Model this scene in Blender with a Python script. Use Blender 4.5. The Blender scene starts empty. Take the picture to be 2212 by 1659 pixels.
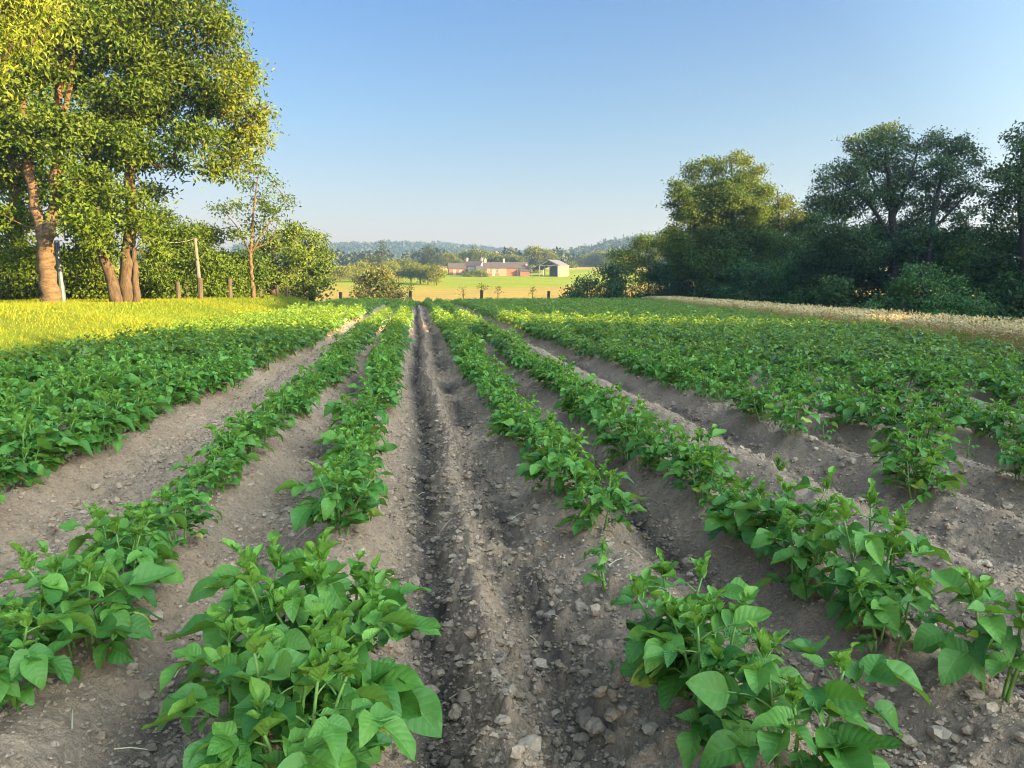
import bpy, math, random
import numpy as np
from mathutils import Vector

random.seed(7)
R = np.random.default_rng(11)
scn = bpy.context.scene
COL = scn.collection
rad = math.radians

# ------------------------------------------------------------------ camera
F_PX, CX, CY, HOR, VPX = 1661.0, 1106.0, 829.5, 620.0, 900.0
CAMH = 1.40
YAW = math.atan((CX - VPX) / F_PX)
PITCH = math.atan((CY - HOR) / F_PX)
cd = bpy.data.cameras.new('camera')
cam = bpy.data.objects.new('camera', cd)
COL.objects.link(cam)
cd.sensor_width = 36.0
cd.lens = 36.0 * F_PX / 2212.0
cd.clip_start, cd.clip_end = 0.05, 8000
cam.location = (0, 0, CAMH)
cam.rotation_euler = (math.pi / 2 - PITCH, 0, -YAW)
scn.camera = cam
FW = np.array([math.sin(YAW) * math.cos(PITCH), math.cos(YAW) * math.cos(PITCH), -math.sin(PITCH)])
RT = np.array([math.cos(YAW), -math.sin(YAW), 0.0])
UP = np.cross(RT, FW)
C0 = np.array([0, 0, CAMH])


def P(px, py, d):
    """world point seen at measured place (px, py) of the survey photo, d metres ahead"""
    return C0 + d * (FW + RT * (px - CX) / F_PX + UP * (CY - py) / F_PX)


def proj(p):
    q = np.asarray(p) - C0
    d = q @ FW
    return CX + F_PX * (q @ RT) / d, CY - F_PX * (q @ UP) / d, d


# ------------------------------------------------------------------ noise
def _h(ix, iy, s):
    n = (ix.astype(np.int64) * 374761393 + iy.astype(np.int64) * 668265263 + s * 982451653) & 0xFFFFFFFF
    n = ((n ^ (n >> 13)) * 1274126177) & 0xFFFFFFFF
    n = ((n ^ (n >> 16)) * 2246822519) & 0xFFFFFFFF
    return ((n ^ (n >> 15)) & 0xFFFFFF) / float(0xFFFFFF)


def noise(x, y, s=0):
    x = np.asarray(x, float); y = np.asarray(y, float)
    ix, iy = np.floor(x), np.floor(y)
    fx, fy = x - ix, y - iy
    fx = fx * fx * (3 - 2 * fx); fy = fy * fy * (3 - 2 * fy)
    a, b = _h(ix, iy, s), _h(ix + 1, iy, s)
    c, d = _h(ix, iy + 1, s), _h(ix + 1, iy + 1, s)
    return (a + (b - a) * fx) * (1 - fy) + (c + (d - c) * fx) * fy


def fbm(x, y, s=0, o=4):
    t, a, n = 0, 0.5, 0
    for k in range(o):
        t = t + a * noise(x * 2 ** k, y * 2 ** k, s + k * 17); n += a; a *= .5
    return t / n


def worley(x, y, s=0):
    """distance to the nearest of one jittered point per cell"""
    ix, iy = np.floor(x), np.floor(y)
    best = np.full(np.shape(x), 9.0); hid = np.zeros(np.shape(x))
    for dx in (-1, 0, 1):
        for dy in (-1, 0, 1):
            jx, jy = ix + dx, iy + dy
            d = np.hypot(jx + _h(jx, jy, s) - x, jy + _h(jx, jy, s + 5) - y)
            v = _h(jx, jy, s + 9)
            m = d < best
            best = np.where(m, d, best); hid = np.where(m, v, hid)
    return best, hid


def sm(x, a, b):
    t = np.clip((np.asarray(x, float) - a) / (b - a), 0, 1)
    return t * t * (3 - 2 * t)


# ------------------------------------------------------------------ terrain
PROF = np.array([(-200, 0), (60, 0), (68, -.2), (80, -1.4), (110, -3.2), (150, -1.4), (200, 1.4), (225, 2.7), (260, 4.3), (290, 5.9),
                 (330, 9.4), (380, 11.5), (450, 10), (600, 6), (800, 6), (3000, 6)], float)
FIELD_L, FIELD_END = -6.1, 66.0


def wheat_x(y):
    return 10.7 + (np.asarray(y, float) - 12.8) * 0.165


def G(x, y):
    x = np.asarray(x, float); y = np.asarray(y, float)
    z = np.interp(y, PROF[:, 0], PROF[:, 1])
    z = z + .78 * sm(x, -6.0, -10.5) * (1 - sm(y, 58, 85)) * (1 - .0 * y)
    z = z - .9 * sm(x, wheat_x(y) + 2.0, wheat_x(y) + 9) * (1 - sm(y, 80, 130))
    z = z + 51 * sm(y, 820, 1250) * (1 - .16 * sm(x, -40, 260)) * (.93 + .14 * noise(x / 210, y / 210, 3))
    z = z + 33 * np.exp(-((x - 250) / 120) ** 2 - ((y - 780) / 160) ** 2)
    z = z + .25 * (fbm(x / 14, y / 14, 5, 2) - .5) * sm(np.abs(y), 70, 90)
    return z


# ridges: (x, height, half width); planted rows have their plants below
PLANTED = [-5.6, -4.85, -4.1, -3.35, -2.6, -1.3, -.48, .92, 1.75] + [3.3 + .76 * k for k in range(23)]
RIDGES = [(x, .21, .24) for x in PLANTED] + [(2.55, .18, .25), (-1.98, .06, .2)]


def row_x(x0, y):
    return x0 + .035 * np.sin(y * .31 + x0 * 1.7) + .02 * np.sin(y * .9 + x0 * 3.1)


def soil(x, y, fine=True):
    x = np.asarray(x, float); y = np.asarray(y, float)
    z = np.full(np.broadcast(x, y).shape, -.10)
    xw = x - (row_x(0, y)) + .05 * (fbm(x * 1.3, y * .9, 40, 2) - .5) * 2
    for c, h, w in RIDGES:
        m = h * (1 + .35 * (fbm(x * .0 + c * 7, y * 1.1, 51, 2) - .5))
        z = np.maximum(z, -.10 + m * np.exp(-(np.abs(xw - c) / w) ** 1.9))
    # wheel track up the middle: a narrow damp furrow, a crumbly lip, a second shallower track
    z = z - .075 * np.exp(-((xw - .02) / .085) ** 2)
    lip = .105 + .10 * (fbm(y * 2.1, x * .0, 61, 2) - .5)
    z = z + lip * np.exp(-(np.abs(xw - .225) / .085) ** 1.6)
    z = z - .03 * np.exp(-((xw - .47) / .10) ** 2) * (.4 + 1.2 * noise(y * 2.2, y * 0, 66))
    z = z + .011 * np.sin(y * 57 + 14 * np.abs(xw - .47)) * np.exp(-((xw - .50) / .12) ** 4) * sm(noise(y * .8, y * 0, 62), .3, .55)
    z = z + G(x, y)
    if fine:
        ridge = sm(z, -.08, .06)
        z = z + .06 * (fbm(x * 3.2, y * 3.0, 71, 3) - .5) + .03 * (fbm(x * 14, y * 13, 73, 3) - .5)
        trk = np.exp(-((xw - .33) / .26) ** 2)
        rough = 1.05 + .8 * (1 - ridge) + 1.5 * trk
        d, v = worley(x * 8 + .6 * noise(x * 20, y * 20, 82), y * 8, 81)
        z = z + rough * .040 * np.clip(.62 - d, 0, 1) * (v > .55) * (.3 + v)
        d, v = worley(x * 19 + .5 * noise(x * 40, y * 40, 92), y * 19, 91)
        z = z + rough * .022 * np.clip(.6 - d, 0, 1) * (.15 + v * v)
        d, v = worley(x * 44, y * 44, 95)
        z = z + rough * .009 * np.clip(.6 - d, 0, 1) * (.2 + v)
    return z


# ------------------------------------------------------------------ mesh helpers
def make_mesh(name, V, Fs, mats, uv=None, attrs=None, smooth=False, mi=None):
    me = bpy.data.meshes.new(name)
    V = np.asarray(V, np.float32)
    if not isinstance(Fs, (list, tuple)):
        Fs = [Fs]
    Fs = [np.asarray(f, np.int32) for f in Fs if len(f)]
    me.vertices.add(len(V)); me.vertices.foreach_set('co', V.ravel())
    li = np.concatenate([f.ravel() for f in Fs])
    tot = np.concatenate([np.full(len(f), f.shape[1], np.int32) for f in Fs])
    st = np.concatenate([[0], np.cumsum(tot)[:-1]]).astype(np.int32)
    me.loops.add(len(li)); me.loops.foreach_set('vertex_index', li)
    me.polygons.add(len(tot)); me.polygons.foreach_set('loop_start', st)
    if uv is not None:
        u = me.uv_layers.new(name='UVMap')
        u.data.foreach_set('uv', np.asarray(uv, np.float32)[li].ravel())
    for k, a in (attrs or {}).items():
        a = np.asarray(a, np.float32)
        if a.ndim == 2:
            t = me.attributes.new(k, 'FLOAT_COLOR', 'POINT')
            t.data.foreach_set('color', np.c_[a, np.ones(len(a), np.float32)].astype(np.float32).ravel())
        else:
            t = me.attributes.new(k, 'FLOAT', 'POINT'); t.data.foreach_set('value', a)
    me.polygons.foreach_set('use_smooth', np.full(len(tot), smooth, bool))
    for m in (mats if isinstance(mats, (list, tuple)) else [mats]):
        me.materials.append(m)
    if mi is not None:
        me.polygons.foreach_set('material_index', np.asarray(mi, np.int32))
    me.update(calc_edges=True)
    return me


def link(name, me, parent=None, loc=None):
    o = bpy.data.objects.new(name, me); COL.objects.link(o)
    if parent is not None: o.parent = parent
    if loc is not None: o.location = loc
    return o


def tag(o, label, cat=None, group=None, kind=None):
    if label: o['label'] = label
    if cat: o['category'] = cat
    if group: o['group'] = group
    if kind: o['kind'] = kind
    return o


def empty(name, loc, label, cat, group=None):
    o = bpy.data.objects.new(name, None); COL.objects.link(o)
    o.location = [float(v) for v in loc]; o.empty_display_size = .2
    return tag(o, label, cat, group)


class MB:
    """collects shapes into one mesh"""
    def __init__(s): s.v, s.q, s.t, s.n = [], [], [], 0

    def add(s, v, q=(), t=()):
        v = np.asarray(v, float)
        if len(q): s.q.append(np.asarray(q, int) + s.n)
        if len(t): s.t.append(np.asarray(t, int) + s.n)
        s.v.append(v); s.n += len(v)

    def tube(s, pts, rs, k=6, cap=True, wob=0):
        pts = np.asarray(pts, float); n = len(pts)
        rs = np.broadcast_to(np.asarray(rs, float), (n,))
        tg = np.gradient(pts, axis=0); tg /= np.linalg.norm(tg, axis=1)[:, None] + 1e-9
        a = np.array([0, 0, 1.0]) if abs(tg[0][2]) < .9 else np.array([1.0, 0, 0])
        V = []
        for i in range(n):
            b = np.cross(tg[i], a); b /= np.linalg.norm(b) + 1e-9
            a = np.cross(b, tg[i])
            an = np.arange(k) * 2 * np.pi / k
            r = rs[i] * (1 + wob * (R.random(k) - .5) * 2) if wob else rs[i]
            V.append(pts[i] + (np.cos(an) * r)[:, None] * a + (np.sin(an) * r)[:, None] * b)
        V = np.concatenate(V)
        i = np.arange(n - 1)[:, None] * k; j = np.arange(k)[None]; j2 = (j + 1) % k
        q = np.stack([i + j, i + j2, i + k + j2, i + k + j], -1).reshape(-1, 4)
        t = []
        if cap:
            V = np.vstack([V, pts[-1], pts[0]]); c = n * k
            for j in range(k):
                t.append(((n - 1) * k + j, (n - 1) * k + (j + 1) % k, c)); t.append(((j + 1) % k, j, c + 1))
        s.add(V, q, t)

    def box(s, lo, hi, M=None, o=(0, 0, 0)):
        v = np.array([(x, y, z) for x in (lo[0], hi[0]) for y in (lo[1], hi[1]) for z in (lo[2], hi[2])], float)
        if M is not None: v = v @ np.asarray(M).T
        s.add(v + np.asarray(o), [(0, 1, 3, 2), (4, 6, 7, 5), (0, 4, 5, 1), (2, 3, 7, 6), (0, 2, 6, 4), (1, 5, 7, 3)])

    def prism(s, poly, y0, y1):
        """poly in (x, z), extruded along y"""
        n = len(poly)
        v = [(x, y0, z) for x, z in poly] + [(x, y1, z) for x, z in poly]
        q = [(i, (i + 1) % n, n + (i + 1) % n, n + i) for i in range(n)]
        c = len(v); cx = sum(p[0] for p in poly) / n; cz = sum(p[1] for p in poly) / n
        v += [(cx, y0, cz), (cx, y1, cz)]
        t = [((i + 1) % n, i, c) for i in range(n)] + [(n + i, n + (i + 1) % n, c + 1) for i in range(n)]
        s.add(v, q, t)

    def mesh(s, name, mat, smooth=False):
        return make_mesh(name, np.concatenate(s.v), [np.concatenate(a) for a in (s.q, s.t) if a], mat, smooth=smooth)

    def build(s, name, mat, parent=None, smooth=False, loc=None):
        return link(name, s.mesh(name, mat, smooth), parent, loc)


# ------------------------------------------------------------------ materials
class NT:
    def __init__(s, name):
        s.m = bpy.data.materials.new(name); s.m.use_nodes = True
        s.t = s.m.node_tree; s.t.nodes.clear()
        s.out = s.n('ShaderNodeOutputMaterial')

    def n(s, typ, **kw):
        x = s.t.nodes.new(typ)
        for k, v in kw.items():
            if k[0] == '_': setattr(x, k[1:], v)
            else:
                i = x.inputs[int(k[1:])] if k[0] == 'i' and k[1:].isdigit() else x.inputs[k.replace('_', ' ')]
                s.put(i, v)
        return x

    def put(s, i, v):
        if isinstance(v, bpy.types.NodeSocket): s.t.links.new(v, i)
        elif isinstance(v, (tuple, list)) and len(v) == 3 and i.type == 'RGBA': i.default_value = (*v, 1)
        else: i.default_value = v

    def math(s, op, a, b=0.0, clamp=False):
        return s.n('ShaderNodeMath', _operation=op, _use_clamp=clamp, i0=a, i1=b).outputs[0]

    def mix(s, f, a, b, typ='MIX'):
        x = s.n('ShaderNodeMix', _data_type='RGBA', _blend_type=typ)
        s.put(x.inputs[0], f); s.put(x.inputs[6], a); s.put(x.inputs[7], b)
        return x.outputs[2]

    def noise(s, scale, detail=4, rough=.6, vec=None, out=0):
        x = s.n('ShaderNodeTexNoise', Scale=scale, Detail=detail, Roughness=rough)
        s.put(x.inputs['Vector'], vec if vec is not None else s.obj())
        return x.outputs[out]

    def obj(s):
        if not hasattr(s, '_g'): s._g = s.n('ShaderNodeTexCoord')
        return s._g.outputs['Object']

    def attr(s, name, out='Fac'):
        return s.n('ShaderNodeAttribute', _attribute_name=name).outputs[out]

    def ramp(s, f, stops):
        x = s.n('ShaderNodeValToRGB'); e = x.color_ramp.elements
        while len(e) < len(stops): e.new(.5)
        for k, (p, c) in enumerate(stops):
            e[k].position = p; e[k].color = (*c, 1) if len(c) == 3 else c
        s.put(x.inputs[0], f)
        return x.outputs[0]

    def bump(s, h, strength=.5, dist=.01):
        return s.n('ShaderNodeBump', Strength=strength, Distance=dist, Height=h).outputs[0]

    def done(s, sh):
        s.t.links.new(sh, s.out.inputs[0]); return s.m


def leaf_mat(name, dark, light, trans=.35, rough=.5, spec=.35, tcol=1.5, veins=False, yellow=None):
    m = NT(name)
    f = m.attr('tint')
    col = m.mix(f, dark, light)
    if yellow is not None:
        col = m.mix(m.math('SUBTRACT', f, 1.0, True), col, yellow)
    nrm = None
    if veins:
        uv = m.n('ShaderNodeUVMap').outputs[0]
        sx = m.n('ShaderNodeSeparateXYZ', Vector=uv)
        v = m.math('ABSOLUTE', m.math('SUBTRACT', sx.outputs[1], .5))
        ph = m.math('ADD', m.math('SUBTRACT', sx.outputs[0], m.math('MULTIPLY', m.math('POWER', v, 1.25), .62)), m.math('MULTIPLY', m.noise(25, 2, .5), .05))
        w = m.math('ABSOLUTE', m.math('SINE', m.math('MULTIPLY', ph, 19.0)))
        side = m.math('SUBTRACT', 1.0, m.math('MULTIPLY', w, 5.0), True)
        mid = m.math('SUBTRACT', 1.0, m.math('MULTIPLY', v, 28.0), True)
        vein = m.math('MAXIMUM', m.math('MULTIPLY', side, .45), mid)
        col = m.mix(m.math('MULTIPLY', vein, .32), col, (light[0] * 1.25, light[1] * 1.1, light[2] * 1.1))
        ns = m.noise(60, 3, .6)
        col = m.mix(.5, col, m.mix(ns, (.6, .6, .6), (1.35, 1.35, 1.35)), 'MULTIPLY')
        hgt = m.math('ADD', m.math('MULTIPLY', m.math('SUBTRACT', w, m.math('MULTIPLY', mid, 1.2)), .8), m.math('MULTIPLY', ns, .5))
        nrm = m.bump(hgt, .32, .004)
    geo = m.n('ShaderNodeNewGeometry')
    col = m.mix(m.math('MULTIPLY', geo.outputs['Backfacing'], .35), col, (min(1, light[0] * 1.3 + .03), min(1, light[1] * 1.1 + .03), light[2] * 1.3 + .02))
    b = m.n('ShaderNodeBsdfPrincipled', Base_Color=col, Roughness=rough)
    b.inputs['Specular IOR Level'].default_value = spec
    t = m.n('ShaderNodeBsdfTranslucent')
    m.put(t.inputs[0], m.mix(1.0, col, (1.35 * tcol, 1.15 * tcol, .55 * tcol), 'MULTIPLY'))
    if nrm is not None:
        m.put(b.inputs['Normal'], nrm)
    x = m.n('ShaderNodeMixShader', i0=trans, i1=b.outputs[0], i2=t.outputs[0])
    return m.done(x.outputs[0])


def simple_mat(name, c1, c2, scale=4, rough=.85, bump=.3, bd=.02, detail=5, stretch=None, spec=.3, metallic=0):
    m = NT(name)
    vec = m.obj()
    if stretch:
        vec = m.n('ShaderNodeMapping', Vector=vec, Scale=stretch).outputs[0]
    n1 = m.noise(scale, detail, .65, vec)
    f = m.ramp(n1, [(.3, (0, 0, 0)), (.7, (1, 1, 1))])
    b = m.n('ShaderNodeBsdfPrincipled', Base_Color=m.mix(f, c1, c2), Roughness=rough, Metallic=metallic)
    b.inputs['Specular IOR Level'].default_value = spec
    if bump:
        m.put(b.inputs['Normal'], m.bump(m.noise(scale * 4, 4, .6, vec), bump, bd))
    return m.done(b.outputs[0])


def soil_mat():
    m = NT('dry_soil')
    o = m.obj()
    n1 = m.noise(1.6, 6, .65)
    n2 = m.noise(38, 5, .7)
    n3 = m.noise(150, 3, .7)
    col = m.mix(m.ramp(n1, [(.3, (0, 0, 0)), (.7, (1, 1, 1))]), (.32, .208, .132), (.44, .298, .198))
    col = m.mix(.75, col, m.ramp(n2, [(.25, (.45, .43, .41)), (.5, (.95, .95, .95)), (.75, (1.4, 1.4, 1.4))]), 'MULTIPLY')
    vo = m.n('ShaderNodeTexVoronoi', Scale=46.0, Vector=o)
    g = m.math('LESS_THAN', vo.outputs['Distance'], .16)
    pick = m.math('GREATER_THAN', m.n('ShaderNodeSeparateColor', Color=vo.outputs['Color']).outputs[0], .93)
    col = m.mix(m.math('MULTIPLY', m.math('MULTIPLY', g, pick), .55), col, (.50, .45, .38))
    damp = m.attr('damp')
    dn = m.math('MULTIPLY', damp, 1.0, True)
    col = m.mix(dn, col, (.085, .064, .050))
    b = m.n('ShaderNodeBsdfPrincipled', Base_Color=col, Roughness=.95)
    b.inputs['Specular IOR Level'].default_value = .15
    h = m.math('ADD', m.math('MULTIPLY', n2, .8), m.math('MULTIPLY', n3, .35))
    m.put(b.inputs['Normal'], m.bump(h, 1.0, .03))
    return m.done(b.outputs[0])


def ground_mat():
    m = NT('land')
    c = m.attr('albedo', 'Color')
    n = m.ramp(m.noise(.9, 6, .7), [(.3, (.8, .8, .8)), (.7, (1.2, 1.2, 1.2))])
    n2 = m.ramp(m.noise(.05, 5, .65), [(.3, (.84, .86, .84)), (.7, (1.14, 1.12, 1.1))])
    c = m.mix(1.0, m.mix(1.0, c, n, 'MULTIPLY'), n2, 'MULTIPLY')
    b = m.n('ShaderNodeBsdfPrincipled', Base_Color=c, Roughness=.95)
    b.inputs['Specular IOR Level'].default_value = .1
    m.put(b.inputs['Normal'], m.bump(m.noise(6, 5, .7), .8, .1))
    return m.done(b.outputs[0])


M_POT = leaf_mat('potato_leaf', (.042, .145, .020), (.145, .305, .040), .26, .50, .36, 1.25, True, yellow=(.36, .34, .05))
M_POTF = leaf_mat('potato_leaf_distant', (.028, .100, .012), (.165, .270, .030), .30, .38, .55, 1.4)
M_STEM = simple_mat('potato_stem', (.10, .20, .04), (.16, .27, .06), 20, .5, .2, .003)
M_SOIL = soil_mat()
M_LAND = ground_mat()
M_CHEST = leaf_mat('chestnut_leaf', (.010, .038, .003), (.050, .086, .005), .22, .65, .10, 1.3, yellow=(.16, .130, .010))
M_WOODL = leaf_mat('woodland_leaf', (.018, .054, .008), (.066, .104, .012), .24, .7, .08, 1.3, yellow=(.15, .145, .018))
M_VALLEY = leaf_mat('valley_leaf', (.028, .056, .008), (.088, .110, .013), .2, .8, .04, 1.2, yellow=(.18, .17, .03))
M_DARK = leaf_mat('alder_leaf', (.018, .052, .016), (.055, .100, .028), .22, .65, .12, 1.2, yellow=(.12, .125, .02))
M_HORN = leaf_mat('hornbeam_leaf', (.020, .072, .022), (.052, .125, .032), .26, .6, .15, 1.2)
M_WILLOW = leaf_mat('willow_leaf', (.050, .072, .022), (.105, .122, .036), .26, .7, .08, 1.2)
M_FIR = leaf_mat('fir_needles', (.032, .072, .006), (.090, .120, .010), .22, .6, .12, 1.3)
M_CONIF = leaf_mat('spruce_needles', (.008, .022, .010), (.022, .038, .015), .10, .8, .05, 1.1)
M_FARW = leaf_mat('distant_wood_leaf', (.012, .026, .014), (.034, .050, .022), .08, .9, .02, 1.0)
M_WHEAT = leaf_mat('ripe_wheat', (.30, .225, .095), (.50, .40, .19), .25, .7, .10, 1.0)
M_GRASS = leaf_mat('grass_blades', (.050, .108, .006), (.172, .188, .012), .30, .6, .15, 1.2)
M_BARK = simple_mat('grey_brown_bark', (.022, .016, .010), (.080, .057, .034), 9, .9, 1.0, .06, stretch=(1, 1, .3))
M_PALEBARK = simple_mat('pale_banded_bark', (.030, .020, .012), (.112, .077, .044), 3.2, .9, 1.0, .05, stretch=(1, 1, 3.2))
M_DARKBARK = simple_mat('dark_bark', (.016, .014, .012), (.042, .036, .028), 6, .9, .6, .03, stretch=(1, 1, .4))
M_POLE = simple_mat('weathered_pole', (.055, .052, .046), (.10, .092, .080), 8, .85, .3, .01, stretch=(1, 1, .2))
M_POST = simple_mat('old_post', (.022, .018, .014), (.055, .046, .036), 8, .9, .5, .01, stretch=(1, 1, .25))
M_WIRE = simple_mat('grey_wire', (.2, .2, .19), (.3, .3, .28), 5, .6, 0)
M_BLUE = simple_mat('galvanised_pipe', (.035, .052, .070), (.055, .078, .10), 3, .5, .1, .01)
def clod_mat():
    m = NT('clod_soil')
    c = m.mix(m.attr('tint'), (.26, .175, .113), (.41, .295, .205))
    c = m.mix(.6, c, m.ramp(m.noise(60, 4, .7), [(.3, (.7, .7, .7)), (.7, (1.25, 1.25, 1.25))]), 'MULTIPLY')
    c = m.mix(m.math('MULTIPLY', m.attr('damp'), .9), c, (.075, .055, .042))
    b = m.n('ShaderNodeBsdfPrincipled', Base_Color=c, Roughness=.95)
    b.inputs['Specular IOR Level'].default_value = .15
    m.put(b.inputs['Normal'], m.bump(m.noise(90, 4, .7), .8, .006))
    return m.done(b.outputs[0])


M_CLOD = clod_mat()
M_STRAW = simple_mat('straw', (.45, .36, .22), (.6, .5, .33), 8, .8, 0)
M_RENDER = simple_mat('white_render', (.24, .22, .195), (.32, .30, .265), 1.5, .9, .2, .02)
M_STONE = simple_mat('pinkish_stone', (.085, .042, .026), (.140, .074, .047), 1.6, .9, .6, .05, detail=8)
M_PSTONE = simple_mat('pale_rendered_stone', (.150, .095, .066), (.20, .138, .100), 1.2, .9, .4, .04, detail=8)
M_SLATE = simple_mat('slate', (.028, .026, .029), (.055, .05, .05), 2.5, .8, .3, .03, stretch=(1, 1, 3))
M_REDROOF = simple_mat('red_tiles', (.20, .085, .05), (.27, .125, .075), 3, .8, .3, .03)
M_SHEETROOF = simple_mat('blue_grey_sheet_roof', (.055, .065, .085), (.08, .09, .115), 1, .7, .1, .02)
M_CREAM = simple_mat('cream_cladding', (.095, .092, .054), (.13, .122, .074), 1.2, .7, .2, .02, stretch=(6, 6, .3))
M_GLASS = simple_mat('window_pane', (.03, .035, .04), (.05, .055, .06), 2, .15, 0, spec=.6)
M_DOOR = simple_mat('painted_door', (.22, .16, .12), (.30, .22, .16), 3, .7, .2)
M_BRICK = simple_mat('chimney_brick', (.36, .17, .11), (.46, .25, .17), 6, .9, .3)
M_STEEL = simple_mat('steel_frame', (.40, .38, .34), (.5, .48, .44), 2, .6, 0)
M_GUARD = simple_mat('brown_tree_guard', (.028, .020, .014), (.055, .042, .030), 9, .8, .2)

# ------------------------------------------------------------------ light
S_AZ = np.array([.85, -.527]); S_AZ /= np.linalg.norm(S_AZ)
S_EL = rad(12.0)
sunv = Vector((S_AZ[0] * math.cos(S_EL), S_AZ[1] * math.cos(S_EL), math.sin(S_EL)))
sl = bpy.data.lights.new('sun', 'SUN'); so = bpy.data.objects.new('sun', sl); COL.objects.link(so)
sl.energy = 5.0; sl.angle = rad(.6); sl.color = (1, .66, .27)
so.rotation_euler = sunv.to_track_quat('Z', 'Y').to_euler()
so.location = (30, -20, 40)
w = bpy.data.worlds.new('World'); scn.world = w; w.use_nodes = True
wt = w.node_tree
sky = wt.nodes.new('ShaderNodeTexSky'); sky.sky_type = 'NISHITA'; sky.sun_disc = False
sky.sun_elevation = S_EL; sky.sun_rotation = math.atan2(S_AZ[0], S_AZ[1])
sky.air_density = 1.0; sky.dust_density = .5; sky.ozone_density = 2.5
# evening sky with an added warm fill glow behind the viewpoint, half ahead dimmed
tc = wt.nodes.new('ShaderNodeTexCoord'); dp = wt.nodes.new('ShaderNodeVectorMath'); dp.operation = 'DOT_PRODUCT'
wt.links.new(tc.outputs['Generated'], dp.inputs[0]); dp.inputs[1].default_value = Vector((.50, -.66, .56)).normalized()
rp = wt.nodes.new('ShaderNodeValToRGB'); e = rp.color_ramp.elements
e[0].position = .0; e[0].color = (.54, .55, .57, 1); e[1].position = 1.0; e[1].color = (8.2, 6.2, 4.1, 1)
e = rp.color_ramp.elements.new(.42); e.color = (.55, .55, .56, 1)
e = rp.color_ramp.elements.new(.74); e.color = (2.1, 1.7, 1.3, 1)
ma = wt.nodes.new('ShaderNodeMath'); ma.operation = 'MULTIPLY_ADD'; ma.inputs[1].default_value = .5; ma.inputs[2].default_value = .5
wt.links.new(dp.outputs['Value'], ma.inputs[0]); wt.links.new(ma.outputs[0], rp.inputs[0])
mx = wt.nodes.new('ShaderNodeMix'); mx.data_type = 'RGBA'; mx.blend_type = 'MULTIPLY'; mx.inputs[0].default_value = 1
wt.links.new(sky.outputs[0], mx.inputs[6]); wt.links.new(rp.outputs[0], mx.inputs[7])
bg = wt.nodes['Background']; bg.inputs[1].default_value = .05
# added colour ramp by elevation: warm tint at the horizon, dimmer and bluer above
sx = wt.nodes.new('ShaderNodeSeparateXYZ'); wt.links.new(tc.outputs['Generated'], sx.inputs[0])
rb = wt.nodes.new('ShaderNodeValToRGB'); e = rb.color_ramp.elements
e[0].position = .0; e[0].color = (1.12, .49, .29, 1); e[1].position = 1.0; e[1].color = (1, 1, 1, 1)
for p_, c_ in ((.05, (1.03, .575, .43, 1)), (.10, (.88, .635, .555, 1)), (.20, (.66, .67, .665, 1)), (.36, (.45, .62, .79, 1)), (.60, (.8, .9, 1.0, 1))):
    e = rb.color_ramp.elements.new(p_); e.color = c_
my = wt.nodes.new('ShaderNodeMix'); my.data_type = 'RGBA'; my.blend_type = 'MULTIPLY'; my.inputs[0].default_value = 1
wt.links.new(sx.outputs[2], rb.inputs[0]); wt.links.new(mx.outputs[2], my.inputs[6]); wt.links.new(rb.outputs[0], my.inputs[7])
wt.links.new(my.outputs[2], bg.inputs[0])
scn.view_settings.view_transform = 'Standard'; scn.view_settings.look = 'None'
scn.view_settings.exposure = 3.5
scn.cycles.use_denoising = True; scn.cycles.filter_width = 1.05
scn.cycles.max_bounces = 6; scn.cycles.diffuse_bounces = 3; scn.cycles.glossy_bounces = 2
scn.cycles.transmission_bounces = 4; scn.cycles.transparent_max_bounces = 4; scn.cycles.volume_bounces = 0
scn.cycles.caustics_reflective = scn.cycles.caustics_refractive = False
scn.cycles.sample_clamp_indirect = 6

# ------------------------------------------------------------------ ground
def grid(xs, ys):
    X, Y = np.meshgrid(xs, ys)
    n, mcols = X.shape
    i = np.arange(n - 1)[:, None] * mcols + np.arange(mcols - 1)[None]
    q = np.stack([i, i + 1, i + mcols + 1, i + mcols], -1).reshape(-1, 4)
    return X.ravel(), Y.ravel(), q


def spaced(a, b, s0, g):
    out = [a]; s = s0
    while out[-1] < b:
        out.append(out[-1] + s); s *= g
    return np.array(out)


xs = np.concatenate([-spaced(14, 1500, .9, 1.09)[::-1], np.arange(-13.4, 30, .6), spaced(30.5, 1700, .9, 1.08)])
ys = np.concatenate([-spaced(10, 160, .8, 1.15)[::-1], np.arange(-9.5, 76, .7), spaced(76.5, 2600, 1.2, 1.018)])
X, Y, q = grid(xs, ys)
Z = G(X, Y)
inside = sm(X, FIELD_L - .3, FIELD_L + .5) * (1 - sm(X, wheat_x(Y) + .2, wheat_x(Y) + 1.0)) * (1 - sm(Y, FIELD_END + .5, FIELD_END + 1.8)) * sm(Y, -6, -4.5)
Z = Z - .45 * inside
grassc = np.array([.08, .12, .010]); ochre = np.array([.205, .160, .038]); green = np.array([.135, .180, .010]); wood = np.array([.020, .032, .016])
nz = fbm(X / 26, Y / 26, 21, 3)
C = np.tile(grassc, (len(X), 1)) * (1 + .5 * (fbm(X / 3, Y / 3, 23, 3) - .5))[:, None]
yy = Y + 40 * (nz - .5) - X * .16
far = sm(Y, 70, 95)[:, None]
a = sm(yy, 186, 214)[:, None]; b = sm(yy, 300, 318)[:, None]
fc = ochre * (1 - a) + green * a
fc = fc * (1 - b) + np.array([.26, .195, .06]) * b
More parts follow.
